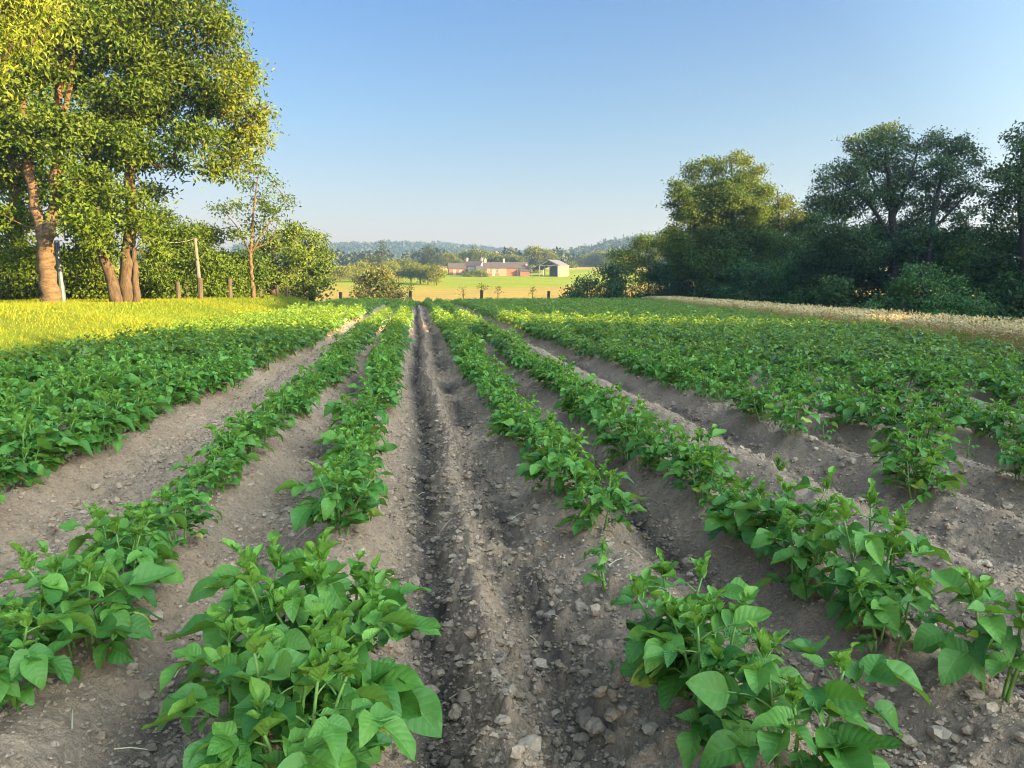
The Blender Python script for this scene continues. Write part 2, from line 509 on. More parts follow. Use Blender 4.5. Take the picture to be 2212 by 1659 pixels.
# drill lines of the stubble, real bands of cut straw
fc = fc * (1 + .10 * np.sin(Y * .9 + X * .35))[:, None] ** 1
C = C * (1 - far) + fc * far
wd = np.maximum(sm(Y, 345, 420), 0)[:, None]
C = C * (1 - wd) + wood * wd * (1 + .8 * (nz - .5))[:, None]
og = link('ground', make_mesh('ground', np.c_[X, Y, Z], q, M_LAND, attrs={'albedo': C}, smooth=True))
tag(og, 'sunlit grass bank, valley stubble field and distant hills', kind='structure')

def damp_at(x, y):
    xw = x - row_x(0, y); o = y * 0
    g = lambda c, w_, sd, f, lo, hi: np.exp(-((xw - c) / w_) ** 2) * (sm(noise(y * f, o, sd), lo, hi) if sd else 1)
    d = 1.15 * g(.01, .115, 0, 0, 0, 0) + .95 * g(.47, .14, 66, 1.7, .3, .55) + .8 * g(2.15, .10, 65, 1.2, .2, .5) + .9 * g(-.90, .12, 67, 1.3, .4, .6) \
        + .8 * g(-1.72, .11, 68, 1.6, .35, .55) + .9 * g(1.34, .12, 69, 1.1, .35, .55) + .8 * g(2.95, .12, 64, 1.0, .35, .55)
    return np.clip(d * (.55 + .9 * (fbm(x * 9, y * 5, 63, 3) - .2)), 0, 1)


# ploughed potato field, ridged soil
xs = np.concatenate([np.arange(-7.0, -3.6, .035), np.arange(-3.6, 4.6, .0105), spaced(4.6, 26, .02, 1.016)])
ys = np.concatenate([np.arange(-5, 1.0, .12), spaced(1.0, FIELD_END + 1.2, .0095, 1.0048)])
X, Y, q = grid(xs, ys)
Z = soil(X, Y)
edge = np.maximum(np.maximum(1 - sm(X, FIELD_L - .7, FIELD_L - .1), sm(X, wheat_x(Y) + .9, wheat_x(Y) + 1.6)), np.maximum(sm(Y, FIELD_END + .3, FIELD_END + 1.0), 1 - sm(Y, -5, -4.2)))
Z = Z - .5 * edge
keep = X.reshape(len(ys), len(xs))
qc = q.reshape(-1, 4)
km = (X[qc[:, 0]] < wheat_x(Y[qc[:, 0]]) + 2.2)
q = qc[km]
xw = X - row_x(0, Y)
damp = damp_at(X, Y)
us, inv = np.unique(q, return_inverse=True)
o = link('soil', make_mesh('soil', np.c_[X, Y, Z][us], inv.reshape(-1, 4), M_SOIL, attrs={'damp': np.clip(damp, 0, 1)[us]}, smooth=True))
tag(o, 'dry crumbly brown soil drawn up into long potato ridges', kind='structure')

# ------------------------------------------------------------------ soil clods
def ico():
    t = (1 + 5 ** .5) / 2
    v = np.array([(-1, t, 0), (1, t, 0), (-1, -t, 0), (1, -t, 0), (0, -1, t), (0, 1, t), (0, -1, -t), (0, 1, -t), (t, 0, -1), (t, 0, 1), (-t, 0, -1), (-t, 0, 1)], float)
    v /= np.linalg.norm(v[0])
    f = np.array([(0, 11, 5), (0, 5, 1), (0, 1, 7), (0, 7, 10), (0, 10, 11), (1, 5, 9), (5, 11, 4), (11, 10, 2), (10, 7, 6), (7, 1, 8), (3, 9, 4), (3, 4, 2), (3, 2, 6), (3, 6, 8), (3, 8, 9), (4, 9, 5), (2, 4, 11), (6, 2, 10), (8, 6, 7), (9, 8, 1)])
    return v, f


def ico2():
    v, f = ico(); v = list(map(tuple, v)); mid = {}; nf = []
    def m(a, b):
        k = (min(a, b), max(a, b))
        if k not in mid:
            p = np.array(v[a]) + np.array(v[b]); v.append(tuple(p / np.linalg.norm(p))); mid[k] = len(v) - 1
        return mid[k]
    for a, b, c in f:
        d, e, g = m(a, b), m(b, c), m(c, a)
        nf += [(a, d, g), (b, e, d), (c, g, e), (d, e, g)]
    return np.array(v), np.array(nf)


def clods(n, ymax, smin, smax, tmpl, seed, lo=.16):
    r = np.random.default_rng(seed)
    v, f = tmpl
    y = 1.2 + (ymax - 1.2) * r.random(n) ** 1.7
    x = -3.4 + 7.6 * r.random(n)
    # more of them rolled to the furrow bottoms and along the crumbly lip of the track
    z0 = soil(x, y, False) - G(x, y)
    k = r.random(n) < (lo + .84 * (1 - sm(z0, -.1, .0)) + .9 * np.exp(-((x - .38) / .3) ** 2))
    k &= (x > -.62 * y - .6) & (x < .95 * y + .6)
    x, y = x[k], y[k]; n = len(x)
    s = smin * (smax / smin) ** (r.random(n) ** 2.6)
    z = soil(x, y) + s * .25
    W = v[None] * (1 + .55 * (r.random((n, len(v), 1)) - .5))
    sc = np.stack([.75 + .6 * r.random(n), .75 + .6 * r.random(n), .55 + .4 * r.random(n)], -1) * s[:, None]
    W = W * sc[:, None, :]
    a = r.random(n) * 6.28; c, s_ = np.cos(a)[:, None], np.sin(a)[:, None]
    W = np.stack([W[..., 0] * c - W[..., 1] * s_, W[..., 0] * s_ + W[..., 1] * c, W[..., 2]], -1) + np.stack([x, y, z], -1)[:, None]
    F = f[None] + (np.arange(n) * len(v))[:, None, None]
    return W.reshape(-1, 3), F.reshape(-1, 3), np.repeat(np.clip(damp_at(x, y) * r.uniform(.2, 1.2, n), 0, 1), len(v)), np.repeat(r.random(n) ** 1.5, len(v))


OCT = (np.array([(1, 0, 0), (-1, 0, 0), (0, 1, 0), (0, -1, 0), (0, 0, 1), (0, 0, -1)], float) * 1.15, np.array([(0, 2, 4), (2, 1, 4), (1, 3, 4), (3, 0, 4), (2, 0, 5), (1, 2, 5), (3, 1, 5), (0, 3, 5)]))
V1, F1, D1, T1 = clods(150000, 10, .0035, .012, OCT, 1, .55)
V2, F2, D2, T2 = clods(15000, 9, .008, .033, ico2(), 2, .22)
V3, F3, D3, T3 = clods(26000, 24, .008, .026, ico(), 3)
V = np.vstack([V1, V2, V3]); F = np.vstack([F1, F2 + len(V1), F3 + len(V1) + len(V2)])
tag(link('soil_clods', make_mesh('soil_clods', V, F, M_CLOD, attrs={'damp': np.r_[D1, D2, D3], 'tint': np.r_[T1, T2, T3]})), 'loose crumbs, clods and small stones on the soil', kind='stuff')
mb = MB()
for k in range(26):
    x = random.uniform(-1.8, 3.2); y = random.uniform(1.9, 6); a = random.uniform(0, 6.28); L = random.uniform(.04, .11)
    if k == 0: x, y, a, L = .10, 2.72, -.5, .10
    p0 = np.array([x, y, float(soil(x, y)) + .02]); e = np.array([math.cos(a) * L, math.sin(a) * L, 0])
    p1 = p0 + e; p1[2] = float(soil(p1[0], p1[1])) + .02
    mb.tube([p0, (p0 + p1) / 2 + [0, 0, .006], p1], [.0022, .002, .0014], 4)
tag(mb.build('straw_litter', M_STRAW), 'pale dry straw bits scattered over the soil', kind='stuff')

# ------------------------------------------------------------------ potato plants
def leaflet(nt, nw, fold, droop, wave, cup, seed):
    r = np.random.default_rng(seed)
    t = np.linspace(0, 1, nt); s = np.linspace(-1, 1, nw)
    T, S = np.meshgrid(t, s, indexing='ij')
    wdt = .385 * np.sin(np.pi * np.clip(T, 0, 1) ** .70) ** .80 * (1 - .12 * T) + .012
    x = T - .10 * (np.abs(S) ** 2) * (1 - T) ** 3 * 1.2
    y = S * wdt
    z = fold * np.abs(y) - cup * S ** 2 * wdt
    ph = r.random() * 6
    z = z + wave * np.abs(S) ** 1.5 * np.sin(T * 9 + ph + S) * .5
    y = y + .05 * np.sin(T * 3 + ph)
    # droop along the midrib: bend in xz
    ang = -droop * T ** 1.3
    xx = x * np.cos(ang * .6) - z * np.sin(ang) * -1 * 0; zz = z + x * np.sin(ang * .8)
    V = np.stack([xx, y, zz], -1).reshape(-1, 3)
    i = np.arange(nt - 1)[:, None] * nw + np.arange(nw - 1)[None]
    q = np.stack([i, i + nw, i + nw + 1, i + 1], -1).reshape(-1, 4)
    return V, q, np.stack([T, (S + 1) / 2], -1).reshape(-1, 2)


HI = [leaflet(8, 7, R.uniform(.1, .6), R.uniform(-.25, .85), R.uniform(.06, .16), R.uniform(-.25, .25), k) for k in range(10)]
HIY = [leaflet(8, 7, R.uniform(.7, 1.2), R.uniform(-.2, .5), R.uniform(.04, .09), 0, 40 + k) for k in range(5)]
MD = [leaflet(4, 3, R.uniform(.1, .6), R.uniform(.3, 1.0), .06, .05, k) for k in range(6)]
LO = [leaflet(3, 3, R.uniform(.1, .6), R.uniform(.3, .9), .04, .05, k) for k in range(6)]


def frame(d, roll=0.0, up=(0, 0, 1)):
    d = np.asarray(d, float); d = d / (np.linalg.norm(d) + 1e-9)
    s = np.cross(up, d); L = np.linalg.norm(s)
    s = np.array([1.0, 0, 0]) if L < 1e-4 else s / L
    n = np.cross(d, s)
    c, k = math.cos(roll), math.sin(roll)
    return np.stack([d, s * c + n * k, -s * k + n * c], 1)   # columns: length, width, normal


class Leaves:
    def __init__(s): s.v, s.q, s.u, s.t, s.n = [], [], [], [], 0

    def add(s, tm, o, M, size, wid=1.0, tint=.3):
        V, q, uv = tm
        W = (V * [size, size * wid, size]) @ M.T + o
        s.v.append(W); s.q.append(q + s.n); s.u.append(uv); s.t.append(np.full(len(V), tint)); s.n += len(V)

    def arrays(s):
        return np.concatenate(s.v), np.concatenate(s.q), np.concatenate(s.u), np.concatenate(s.t)


def potato(seed, hgt=.42, nst=4, lod=0, young=False):
    r = np.random.default_rng(seed)
    LV = Leaves(); stems = []
    A, AY = (HI, HIY) if lod == 0 else ((MD, MD) if lod == 1 else (LO, LO))
    for si in range(nst):
        az = si * 6.283 / nst + r.uniform(-.5, .5)
        h = hgt * r.uniform(.72, 1.1)
        lean = r.uniform(.10, .40) if nst > 1 else .1
        b = np.array([math.cos(az), math.sin(az), 0]) * r.uniform(.02, .05)
        out = np.array([math.cos(az), math.sin(az), 0])
        tt = np.linspace(0, 1, 8)
        pts = b + tt[:, None] * np.array([0, 0, h]) + (tt ** 1.4)[:, None] * out * lean * h + np.stack([np.sin(tt * 5 + si), np.cos(tt * 4 + si), tt * 0], -1) * .008
        mb = MB(); mb.tube(pts + [0, 0, -.03], np.linspace(.0072, .0038, 8), 6 if lod == 0 else 4)
        nl = {0: 9, 1: 8, 2: 6}[lod]
        if young: nl = 5
        for li in range(nl):
            f = .16 + .84 * (li / (nl - 1)) ** .9
            p = np.array([np.interp(f, tt, pts[:, k]) for k in range(3)])
            la = az + li * 2.4 + r.uniform(-.4, .4)
            if f < .6 and r.random() < .6: la = az + r.uniform(-1.3, 1.3)
            top = f > .86
            L = (hgt / .42) * (r.uniform(.15, .23) * (1 - .45 * f ** 3) * (.75 + .5 * min(1, f * 2.2)) if not top else r.uniform(.06, .10))
            el0 = r.uniform(.25, .80) if not top else r.uniform(.8, 1.25)
            el1 = el0 - r.uniform(.45, 1.05) if not top else el0 - r.uniform(.1, .5)
            m = 6
            ee = np.linspace(el0, el1, m)
            dirs = np.stack([np.cos(ee) * math.cos(la), np.cos(ee) * math.sin(la), np.sin(ee)], -1)
            rp = p + np.vstack([[0, 0, 0], np.cumsum(dirs[:-1] * L * .72 / (m - 1), 0)])
            if lod < 2: mb.tube(rp + [0, 0, -.001], np.linspace(.0032, .0016, m), 4 if lod == 0 else 3, cap=False)
            young_t = np.clip((f - .62) / .38, 0, 1)
            tint = lambda: float(np.clip(.26 + .60 * young_t + r.normal(0, .20), 0, 1.12)) if f > .34 or r.random() > .07 else r.uniform(1.3, 1.9)
            sz = L * r.uniform(.44, .66)
            side = np.cross([0, 0, 1], dirs[-1]); side /= np.linalg.norm(side) + 1e-9
            T = AY if top else A
            d = dirs[-1] + [0, 0, r.uniform(-.25, .30)] + side * r.uniform(-.2, .2)
            LV.add(T[r.integers(len(T))], rp[-1], frame(d, r.normal(0, .45)), sz, r.uniform(.9, 1.15), tint())
            pairs = [(.78, .78), (.44, .55)] if lod == 0 else ([(.75, .78), (.4, .55)] if lod == 1 else [(.6, .85)])
            for (pf, ps) in pairs:
                if top and pf < .4: continue
                pp = np.array([np.interp(pf, np.linspace(0, 1, m), rp[:, k]) for k in range(3)])
                dd = np.array([np.interp(pf, np.linspace(0, 1, m), dirs[:, k]) for k in range(3)])
                for sg in (-1, 1):
                    if r.random() < .1: continue
                    q = dd * r.uniform(.35, .8) + sg * side * r.uniform(.8, 1.0) + [0, 0, r.uniform(-.25, .45) + .25 * top]
                    LV.add(T[r.integers(len(T))], pp, frame(q, sg * r.uniform(-.3, .6) + r.normal(0, .25)), sz * ps * r.uniform(.85, 1.1), 1.0, tint())
        # crown of young folded leaves at the tip
        for k in range(5 if lod == 0 else 3):
            la = k * 2.4 + r.uniform(0, 1); e = r.uniform(.6, 1.35)
            LV.add(AY[r.integers(len(AY))], pts[-1] + [0, 0, -.03 + .004 * k], frame([math.cos(la) * math.cos(e), math.sin(la) * math.cos(e), math.sin(e)], r.uniform(-.3, .3)),
                   (hgt / .42) * r.uniform(.045, .085), .8, float(np.clip(.8 + r.normal(0, .12), 0, 1.1)))
        stems.append(mb)
    return LV.arrays(), stems


variants = []
for k in range(10):
    (V, q, u, t), st = potato(100 + k, .355 + .025 * (k % 3), 3 + k % 3)
    variants.append((make_mesh('potato_foliage', V, q, M_POT, uv=u, attrs={'tint': t}, smooth=True), [m.mesh('potato_stem', M_STEM, True) for m in st]))
small = []
for k in range(3):
    (V, q, u, t), st = potato(200 + k, .20, 1 + k % 2, 0, True)
    small.append((make_mesh('potato_foliage', V, q, M_POT, uv=u, attrs={'tint': t}, smooth=True), [m.mesh('potato_stem', M_STEM, True) for m in st]))
midv = [potato(300 + k, .41, 4, 1)[0] for k in range(6)]
farv = [potato(400 + k, .42, 4, 2)[0] for k in range(6)]

NEAR = {
    -.48: [(-.34, 1.84), (-.50, 2.10), (-.26, 2.30), (-.48, 2.48), (-.28, 2.70)],
    .92: [(.98, 1.80), (.86, 2.08), (.86, 2.36), ('s', .86, 3.25)],
    -1.3: [(-1.52, 2.32), (-1.30, 2.50), (-1.20, 2.80), (-1.42, 2.95), (-1.25, 3.28), (-1.34, 3.62), (-1.22, 3.95)],
    1.75: [(1.86, 2.15), (1.70, 2.50), (1.82, 2.78), (1.66, 3.08), (1.78, 3.36), (1.68, 3.66)],
    3.3: [(3.22, 4.50), (3.34, 4.74), ('s', 3.36, 5.1), ('s', 3.3, 5.9), (3.22, 6.25), ('s', 3.34, 6.6), (3.28, 6.9)],
}
START = {-.48: 3.92, .92: 3.95, -1.3: 4.45, 1.75: 3.92, 3.3: 7.2}
RS = {-.48: .90, .92: .88, -1.3: .80, 1.75: .86}
spots = []          # (x, y, scale, small, row)
for row in PLANTED:
    for e in NEAR.get(row, []):
        if e[0] == 's': spots.append((e[1], e[2], R.uniform(.9, 1.2), True, row))
        else: spots.append((e[0], e[1], R.uniform(.98, 1.16) * RS.get(row, .92) * (1.14 if row == -.48 else 1), False, row))
    y = START.get(row, 2.2)
    if row > 4: y = max(2.2, row * 1.05)
    while y < FIELD_END:
        x = row_x(row, y) + R.normal(0, .055)
        if x < wheat_x(y) + .1:
            sp = .36 if y < 9 and row > -2 else (.34 if row > 3 and y < 18 else .30)
            if row > 3 and y < 9 and R.random() < .22:
                spots.append((x, y, R.uniform(.8, 1.2), True, row))
            elif not (row > -2 and (row < 1 or row > 3) and 4.3 < y < 9 and R.random() < .09):
                spots.append((x, y, R.uniform(.74, 1.12) * (1.0 if row < -2 else RS.get(row, .84) + .10 * float(sm(y, 8, 18))), False, row))
            y += sp * R.uniform(.8, 1.25)
        else:
            y += .3


for k in range(330):
    spots.append((R.uniform(-6, 18.5), R.uniform(61.5, 65.6), R.uniform(.8, 1.1), False, 0))


def in_frame(x, y, m=0.0):
    px, py, d = proj((x, y, .35))
    return d > .5 and -150 - m < px < 2362 + m and py < 1900 + m


vis = [s for s in spots if in_frame(s[0], s[1])]
vis.sort(key=lambda s: s[0] ** 2 + s[1] ** 2)
ind, rest = vis[:296], vis[296:]
margin = [s for s in spots if not in_frame(s[0], s[1]) and in_frame(s[0], s[1], 900)]
ORD = ['', 'first', 'second', 'third', 'fourth', 'fifth', 'sixth', 'seventh', 'eighth', 'ninth', 'tenth']


def nth(k):
    return ORD[k] if k <= 10 else '%d%s' % (k, 'th' if 10 < k % 100 < 14 else {1: 'st', 2: 'nd', 3: 'rd'}.get(k % 10, 'th'))


LR = [r for r in PLANTED if r < 0][::-1]; RR = [r for r in PLANTED if r > 0]
count = {}
for i, (x, y, s, sml, row) in enumerate(sorted(ind, key=lambda s: (s[4], s[1]))):
    count[row] = k = count.get(row, 0) + 1
    side = 'left' if row < 0 else 'right'
    rn = (LR if row < 0 else RR).index(row) + 1
    adj = 'stunted small' if sml else ('big bushy' if s > 1.06 else ('lower, smaller-leaved' if s < .9 else 'leafy'))
    lab = '%s potato plant, %s from the front in %s row %s of the central furrow' % (adj, nth(k), nth(rn), side)
    root = empty('potato_plant', (x, y, float(soil(x, y, False)) - .005), lab, 'potato plant', 'potato plants along the ridges')
    root.rotation_euler = (R.uniform(-.06, .06), R.uniform(-.06, .06), R.uniform(0, 6.28))
    root.scale = (s, s, s * R.uniform(.94, 1.08))
    fo, st = (small if sml else variants)[R.integers(3 if sml else 10)]
    link('foliage', fo, root)
    for m in st: link('stem', m, root)


def mass(name, groups, mat):
    """one mesh from plants of a few shapes"""
    Vs, Qs, Us, Ts, n = [], [], [], [], 0
    for vs, pts in groups:
        pick = R.integers(len(vs), size=len(pts))
        for k, (V, q, u, t) in enumerate(vs):
            p = pts[pick == k]
            if not len(p): continue
            m = len(p); a = R.random(m) * 6.283; c, s_ = np.cos(a)[:, None], np.sin(a)[:, None]
            sc = p[:, 3][:, None]
            W = np.stack([(V[None, :, 0] * c - V[None, :, 1] * s_) * sc, (V[None, :, 0] * s_ + V[None, :, 1] * c) * sc, V[None, :, 2] * sc * (.94 + .14 * R.random((m, 1)))], -1) + p[:, None, :3]
            Vs.append(W.reshape(-1, 3)); Qs.append((q[None] + (np.arange(m) * len(V))[:, None, None]).reshape(-1, 4) + n)
            Us.append(np.tile(u, (m, 1))); Ts.append((t[None] + R.normal(0, .10, (m, 1))).ravel()); n += m * len(V)
    return link(name, make_mesh(name, np.concatenate(Vs), np.concatenate(Qs), mat, uv=np.concatenate(Us), attrs={'tint': np.clip(np.concatenate(Ts), 0, 1.2)}, smooth=True))


rest = np.array([(x, y, 0, s * (.6 if sml else 1)) for x, y, s, sml, _ in rest + margin])
rest[:, 2] = soil(rest[:, 0], rest[:, 1], False)
m_ = rest[:, 1] < 24
tag(mass('potato_crop', [(midv, rest[m_]), (farv, rest[~m_])], M_POTF), 'closed green potato canopy running to the far end of the field', kind='stuff')

# weeds and small tufts between the plants
def weed(name, x, y, lab, cat, n, L, mat, grp=None, flat=.6):
    LV = Leaves(); mb = MB()
    for k in range(n):
        a = R.random() * 6.28; e = R.uniform(flat * .5, flat * 1.8); d = np.array([math.cos(a) * math.cos(e), math.sin(a) * math.cos(e), math.sin(e)])
        p = d * L * R.uniform(.2, 1.0)
        mb.tube([np.zeros(3), p * .6 + [0, 0, .005], p], [.002, .0015, .001], 3, cap=False)
        for j in range(3):
            LV.add(HI[R.integers(10)], p * R.uniform(.5, 1), frame(d + R.normal(0, .5, 3)), L * R.uniform(.22, .42), .8, R.uniform(.3, 1.0))
    r = empty(name, (x, y, float(soil(x, y)) - .004), lab, cat, grp)
    V, q, u, t = LV.arrays()
    link('foliage', make_mesh('weed_foliage', V, q, mat, uv=u, attrs={'tint': t}, smooth=True), r)
    mb.build('stem', M_STEM, r)


weed('weed', -.10, 3.28, 'low feathery green weed beside the central furrow, right of the front potato clump', 'weed', 34, .085, M_POT)
weed('weed', .30, 2.52, 'tiny two-leaved seedling on the crumbly lip of the wheel track', 'weed', 4, .035, M_POT)
weed('weed', 2.05, 3.55, 'low yellow-green weed patch on bare soil right of the second right row', 'weed', 26, .10, M_POT)
weed('weed', 2.62, 3.75, 'small grassy weed on top of the bare ridge at right', 'weed', 10, .07, M_POT, flat=1.0)
weed('weed', .70, 2.62, 'small sprouting weed on the ridge flank before the right front plants', 'weed', 5, .04, M_POT)
weed('weed', -.95, 3.75, 'small leafy weed in the hollow between the two left rows', 'weed', 8, .06, M_POT)
weed('weed', 2.7, 5.4, 'grass-like tuft on the bare ridge further up at right', 'weed', 14, .13, M_POT, flat=1.0)

# ------------------------------------------------------------------ grass and wheat
def blades(x, y, z, L, wd, lean, tint, seg=2, seed=0):
    r = np.random.default_rng(seed); n = len(x)
    a = r.random(n) * 6.283; b = r.random(n) * 6.283
    dx, dy = np.cos(a) * lean * L, np.sin(a) * lean * L
    sx, sy = np.cos(b) * wd / 2, np.sin(b) * wd / 2
    rows = []
    for k in range(seg + 1):
        t = k / seg; wk = 1 - .9 * t
        cx, cy, cz = x + dx * t * t, y + dy * t * t, z + L * t * (1 - .25 * lean * t)
        rows += [np.stack([cx - sx * wk, cy - sy * wk, cz], -1), np.stack([cx + sx * wk, cy + sy * wk, cz], -1)]
    V = np.stack(rows, 1).reshape(-1, 3); m = 2 * (seg + 1)
    base = (np.arange(n) * m)[:, None, None]
    q = np.array([(2 * k, 2 * k + 1, 2 * k + 3, 2 * k + 2) for k in range(seg)])[None] + base
    return V, q.reshape(-1, 4), np.repeat(tint, m)


n = 230000
y = 8 + 58 * R.random(n) ** 1.3
x = FIELD_L + .25 - 13.5 * R.random(n) ** 1.0
cl = fbm(x * .6, y * .6, 31, 3)
k = R.random(n) < .35 + 1.1 * cl
x, y, cl = x[k], y[k], cl[k]
L = R.uniform(.04, .13, len(x)) * (.5 + 1.0 * cl) * (1 + 1.2 * (R.random(len(x)) < .012))
V, q, t = blades(x, y, G(x, y) - .02, L, .008 + .00045 * y, R.uniform(.2, 1.0, len(x)), np.clip(R.normal(.42, .22, len(x)) + 1.6 * (fbm(x * .25, y * .25, 35, 3) - .5), 0, 1.2), 2, 4)
tag(link('grass', make_mesh('grass', V, q, M_GRASS, attrs={'tint': t})), 'long sunlit yellow-green grass on the bank under the trees', kind='stuff')

n = 26000
y = 9 + 58 * R.random(n) ** 1.6
x = wheat_x(y) + .25 + 2.3 * R.random(n) ** 1.6
zz = G(x, y)
Lw = R.uniform(.48, .68, n) * (.93 + .14 * fbm(x * .8, y * .8, 33, 2))
V1, q1, t1 = blades(x, y, zz, Lw, .009 + .0003 * y, R.uniform(.05, .25, n), R.uniform(0, .7, n), 2, 6)
# drooping ears: fat short blades starting near the stalk tips
a = R.random(n) * 6.283; e = R.uniform(-.5, 1.1, n); EL = R.uniform(.08, .13, n)
tip = np.stack([x, y, zz + Lw * .97], -1)
d = np.stack([np.cos(a) * np.cos(e), np.sin(a) * np.cos(e), np.sin(e)], -1)
s = np.stack([-np.sin(a), np.cos(a), 0 * a], -1) * (.012 + .0004 * y)[:, None]
E = np.stack([tip, tip + d * EL[:, None] * .5 + s, tip + d * EL[:, None], tip + d * EL[:, None] * .5 - s, tip + d * EL[:, None] * .5 + [0, 0, .02]], 1)
q2 = np.array([(0, 1, 4), (1, 2, 4), (2, 3, 4), (3, 0, 4)])[None] + (np.arange(n) * 5)[:, None, None] + len(V1)
tag(link('ripe_wheat', make_mesh('ripe_wheat', np.vstack([V1, E.reshape(-1, 3)]), [q1, q2.reshape(-1, 3)], M_WHEAT, attrs={'tint': np.r_[t1, np.repeat(R.uniform(.4, 1.1, n), 5)]})),
    'strip of ripe straw-coloured wheat along the right field edge', kind='stuff')

# ------------------------------------------------------------------ trees
def scatter(lobes, ls, dens, seed, tw=12, asp=.5, droop=.3, sub=5, cover=3.2, squash=.85):
    """leaves on twigs in an uneven set of clumps; lobes: (centre, radius, tint)"""
    r = np.random.default_rng(seed)
    out, tn, nm = [], [], []
    cs, rs, ts = [], [], []
    for c, rr, ti in lobes:
        for k in range(sub):
            d = r.normal(0, 1, 3); d /= np.linalg.norm(d)
            q = rr * r.uniform(.34, .62)
            cs.append(np.asarray(c) + d * (rr - q * .75) * [1, 1, squash]); rs.append(q); ts.append(ti + r.normal(0, .10))
        cs.append(np.asarray(c)); rs.append(rr * .7); ts.append(ti - .08)
    larea = ls * ls * asp * .6
    for c, rr, ti in zip(cs, rs, ts):
        n = int(dens * cover * math.pi * rr * rr / (larea * tw) * .62) + 1
        d = r.normal(0, 1, (n, 3)); d /= np.linalg.norm(d, axis=1)[:, None]
        rad_ = rr * (r.random(n) ** .38) * (1 + .11 * r.normal(0, 1, n))
        t = c + d * rad_[:, None] * [1, 1, squash]
        m = n * tw
        tt = np.repeat(t, tw, 0) + r.normal(0, ls * 1.45, (m, 3)) * [1, 1, .42]
        out.append(tt); tn.append(np.repeat(ti + .12 * r.normal(0, 1, n), tw) + r.normal(0, .10, m)); nm.append(np.repeat(d, tw, 0))
    return np.concatenate(out), np.concatenate(tn), np.concatenate(nm), (cs, rs)


def leaf_cards(p, out, ls, asp, seed, droop=.3):
    r = np.random.default_rng(seed + 99); n = len(p)
    d = r.normal(0, 1, (n, 3)) + out * .6; d[:, 2] -= droop; d /= np.linalg.norm(d, axis=1)[:, None]
    nn = r.normal(0, 1, (n, 3)) * .5 + out * .85 + [0, 0, .65]
    s = np.cross(nn, d); s /= np.linalg.norm(s, axis=1)[:, None] + 1e-9
    u = np.cross(d, s)
    L = (ls * r.uniform(.65, 1.25, n))[:, None]; W = L * asp * .5
    V = np.stack([p, p + d * L * .45 + s * W + u * L * .08, p + d * L - u * L * .1, p + d * L * .45 - s * W + u * L * .08], 1)
    q = np.arange(n * 4).reshape(-1, 4)
    return V.reshape(-1, 3), q


def path(pts, n):
    pts = np.asarray(pts, float); t = np.linspace(0, 1, len(pts)); u = np.linspace(0, 1, n)
    # smooth by repeated averaging of a dense linear path
    q = np.stack([np.interp(u, t, pts[:, k]) for k in range(3)], -1)
    for _ in range(2):
        q[1:-1] = (q[:-2] + 2 * q[1:-1] + q[2:]) / 4
    return q


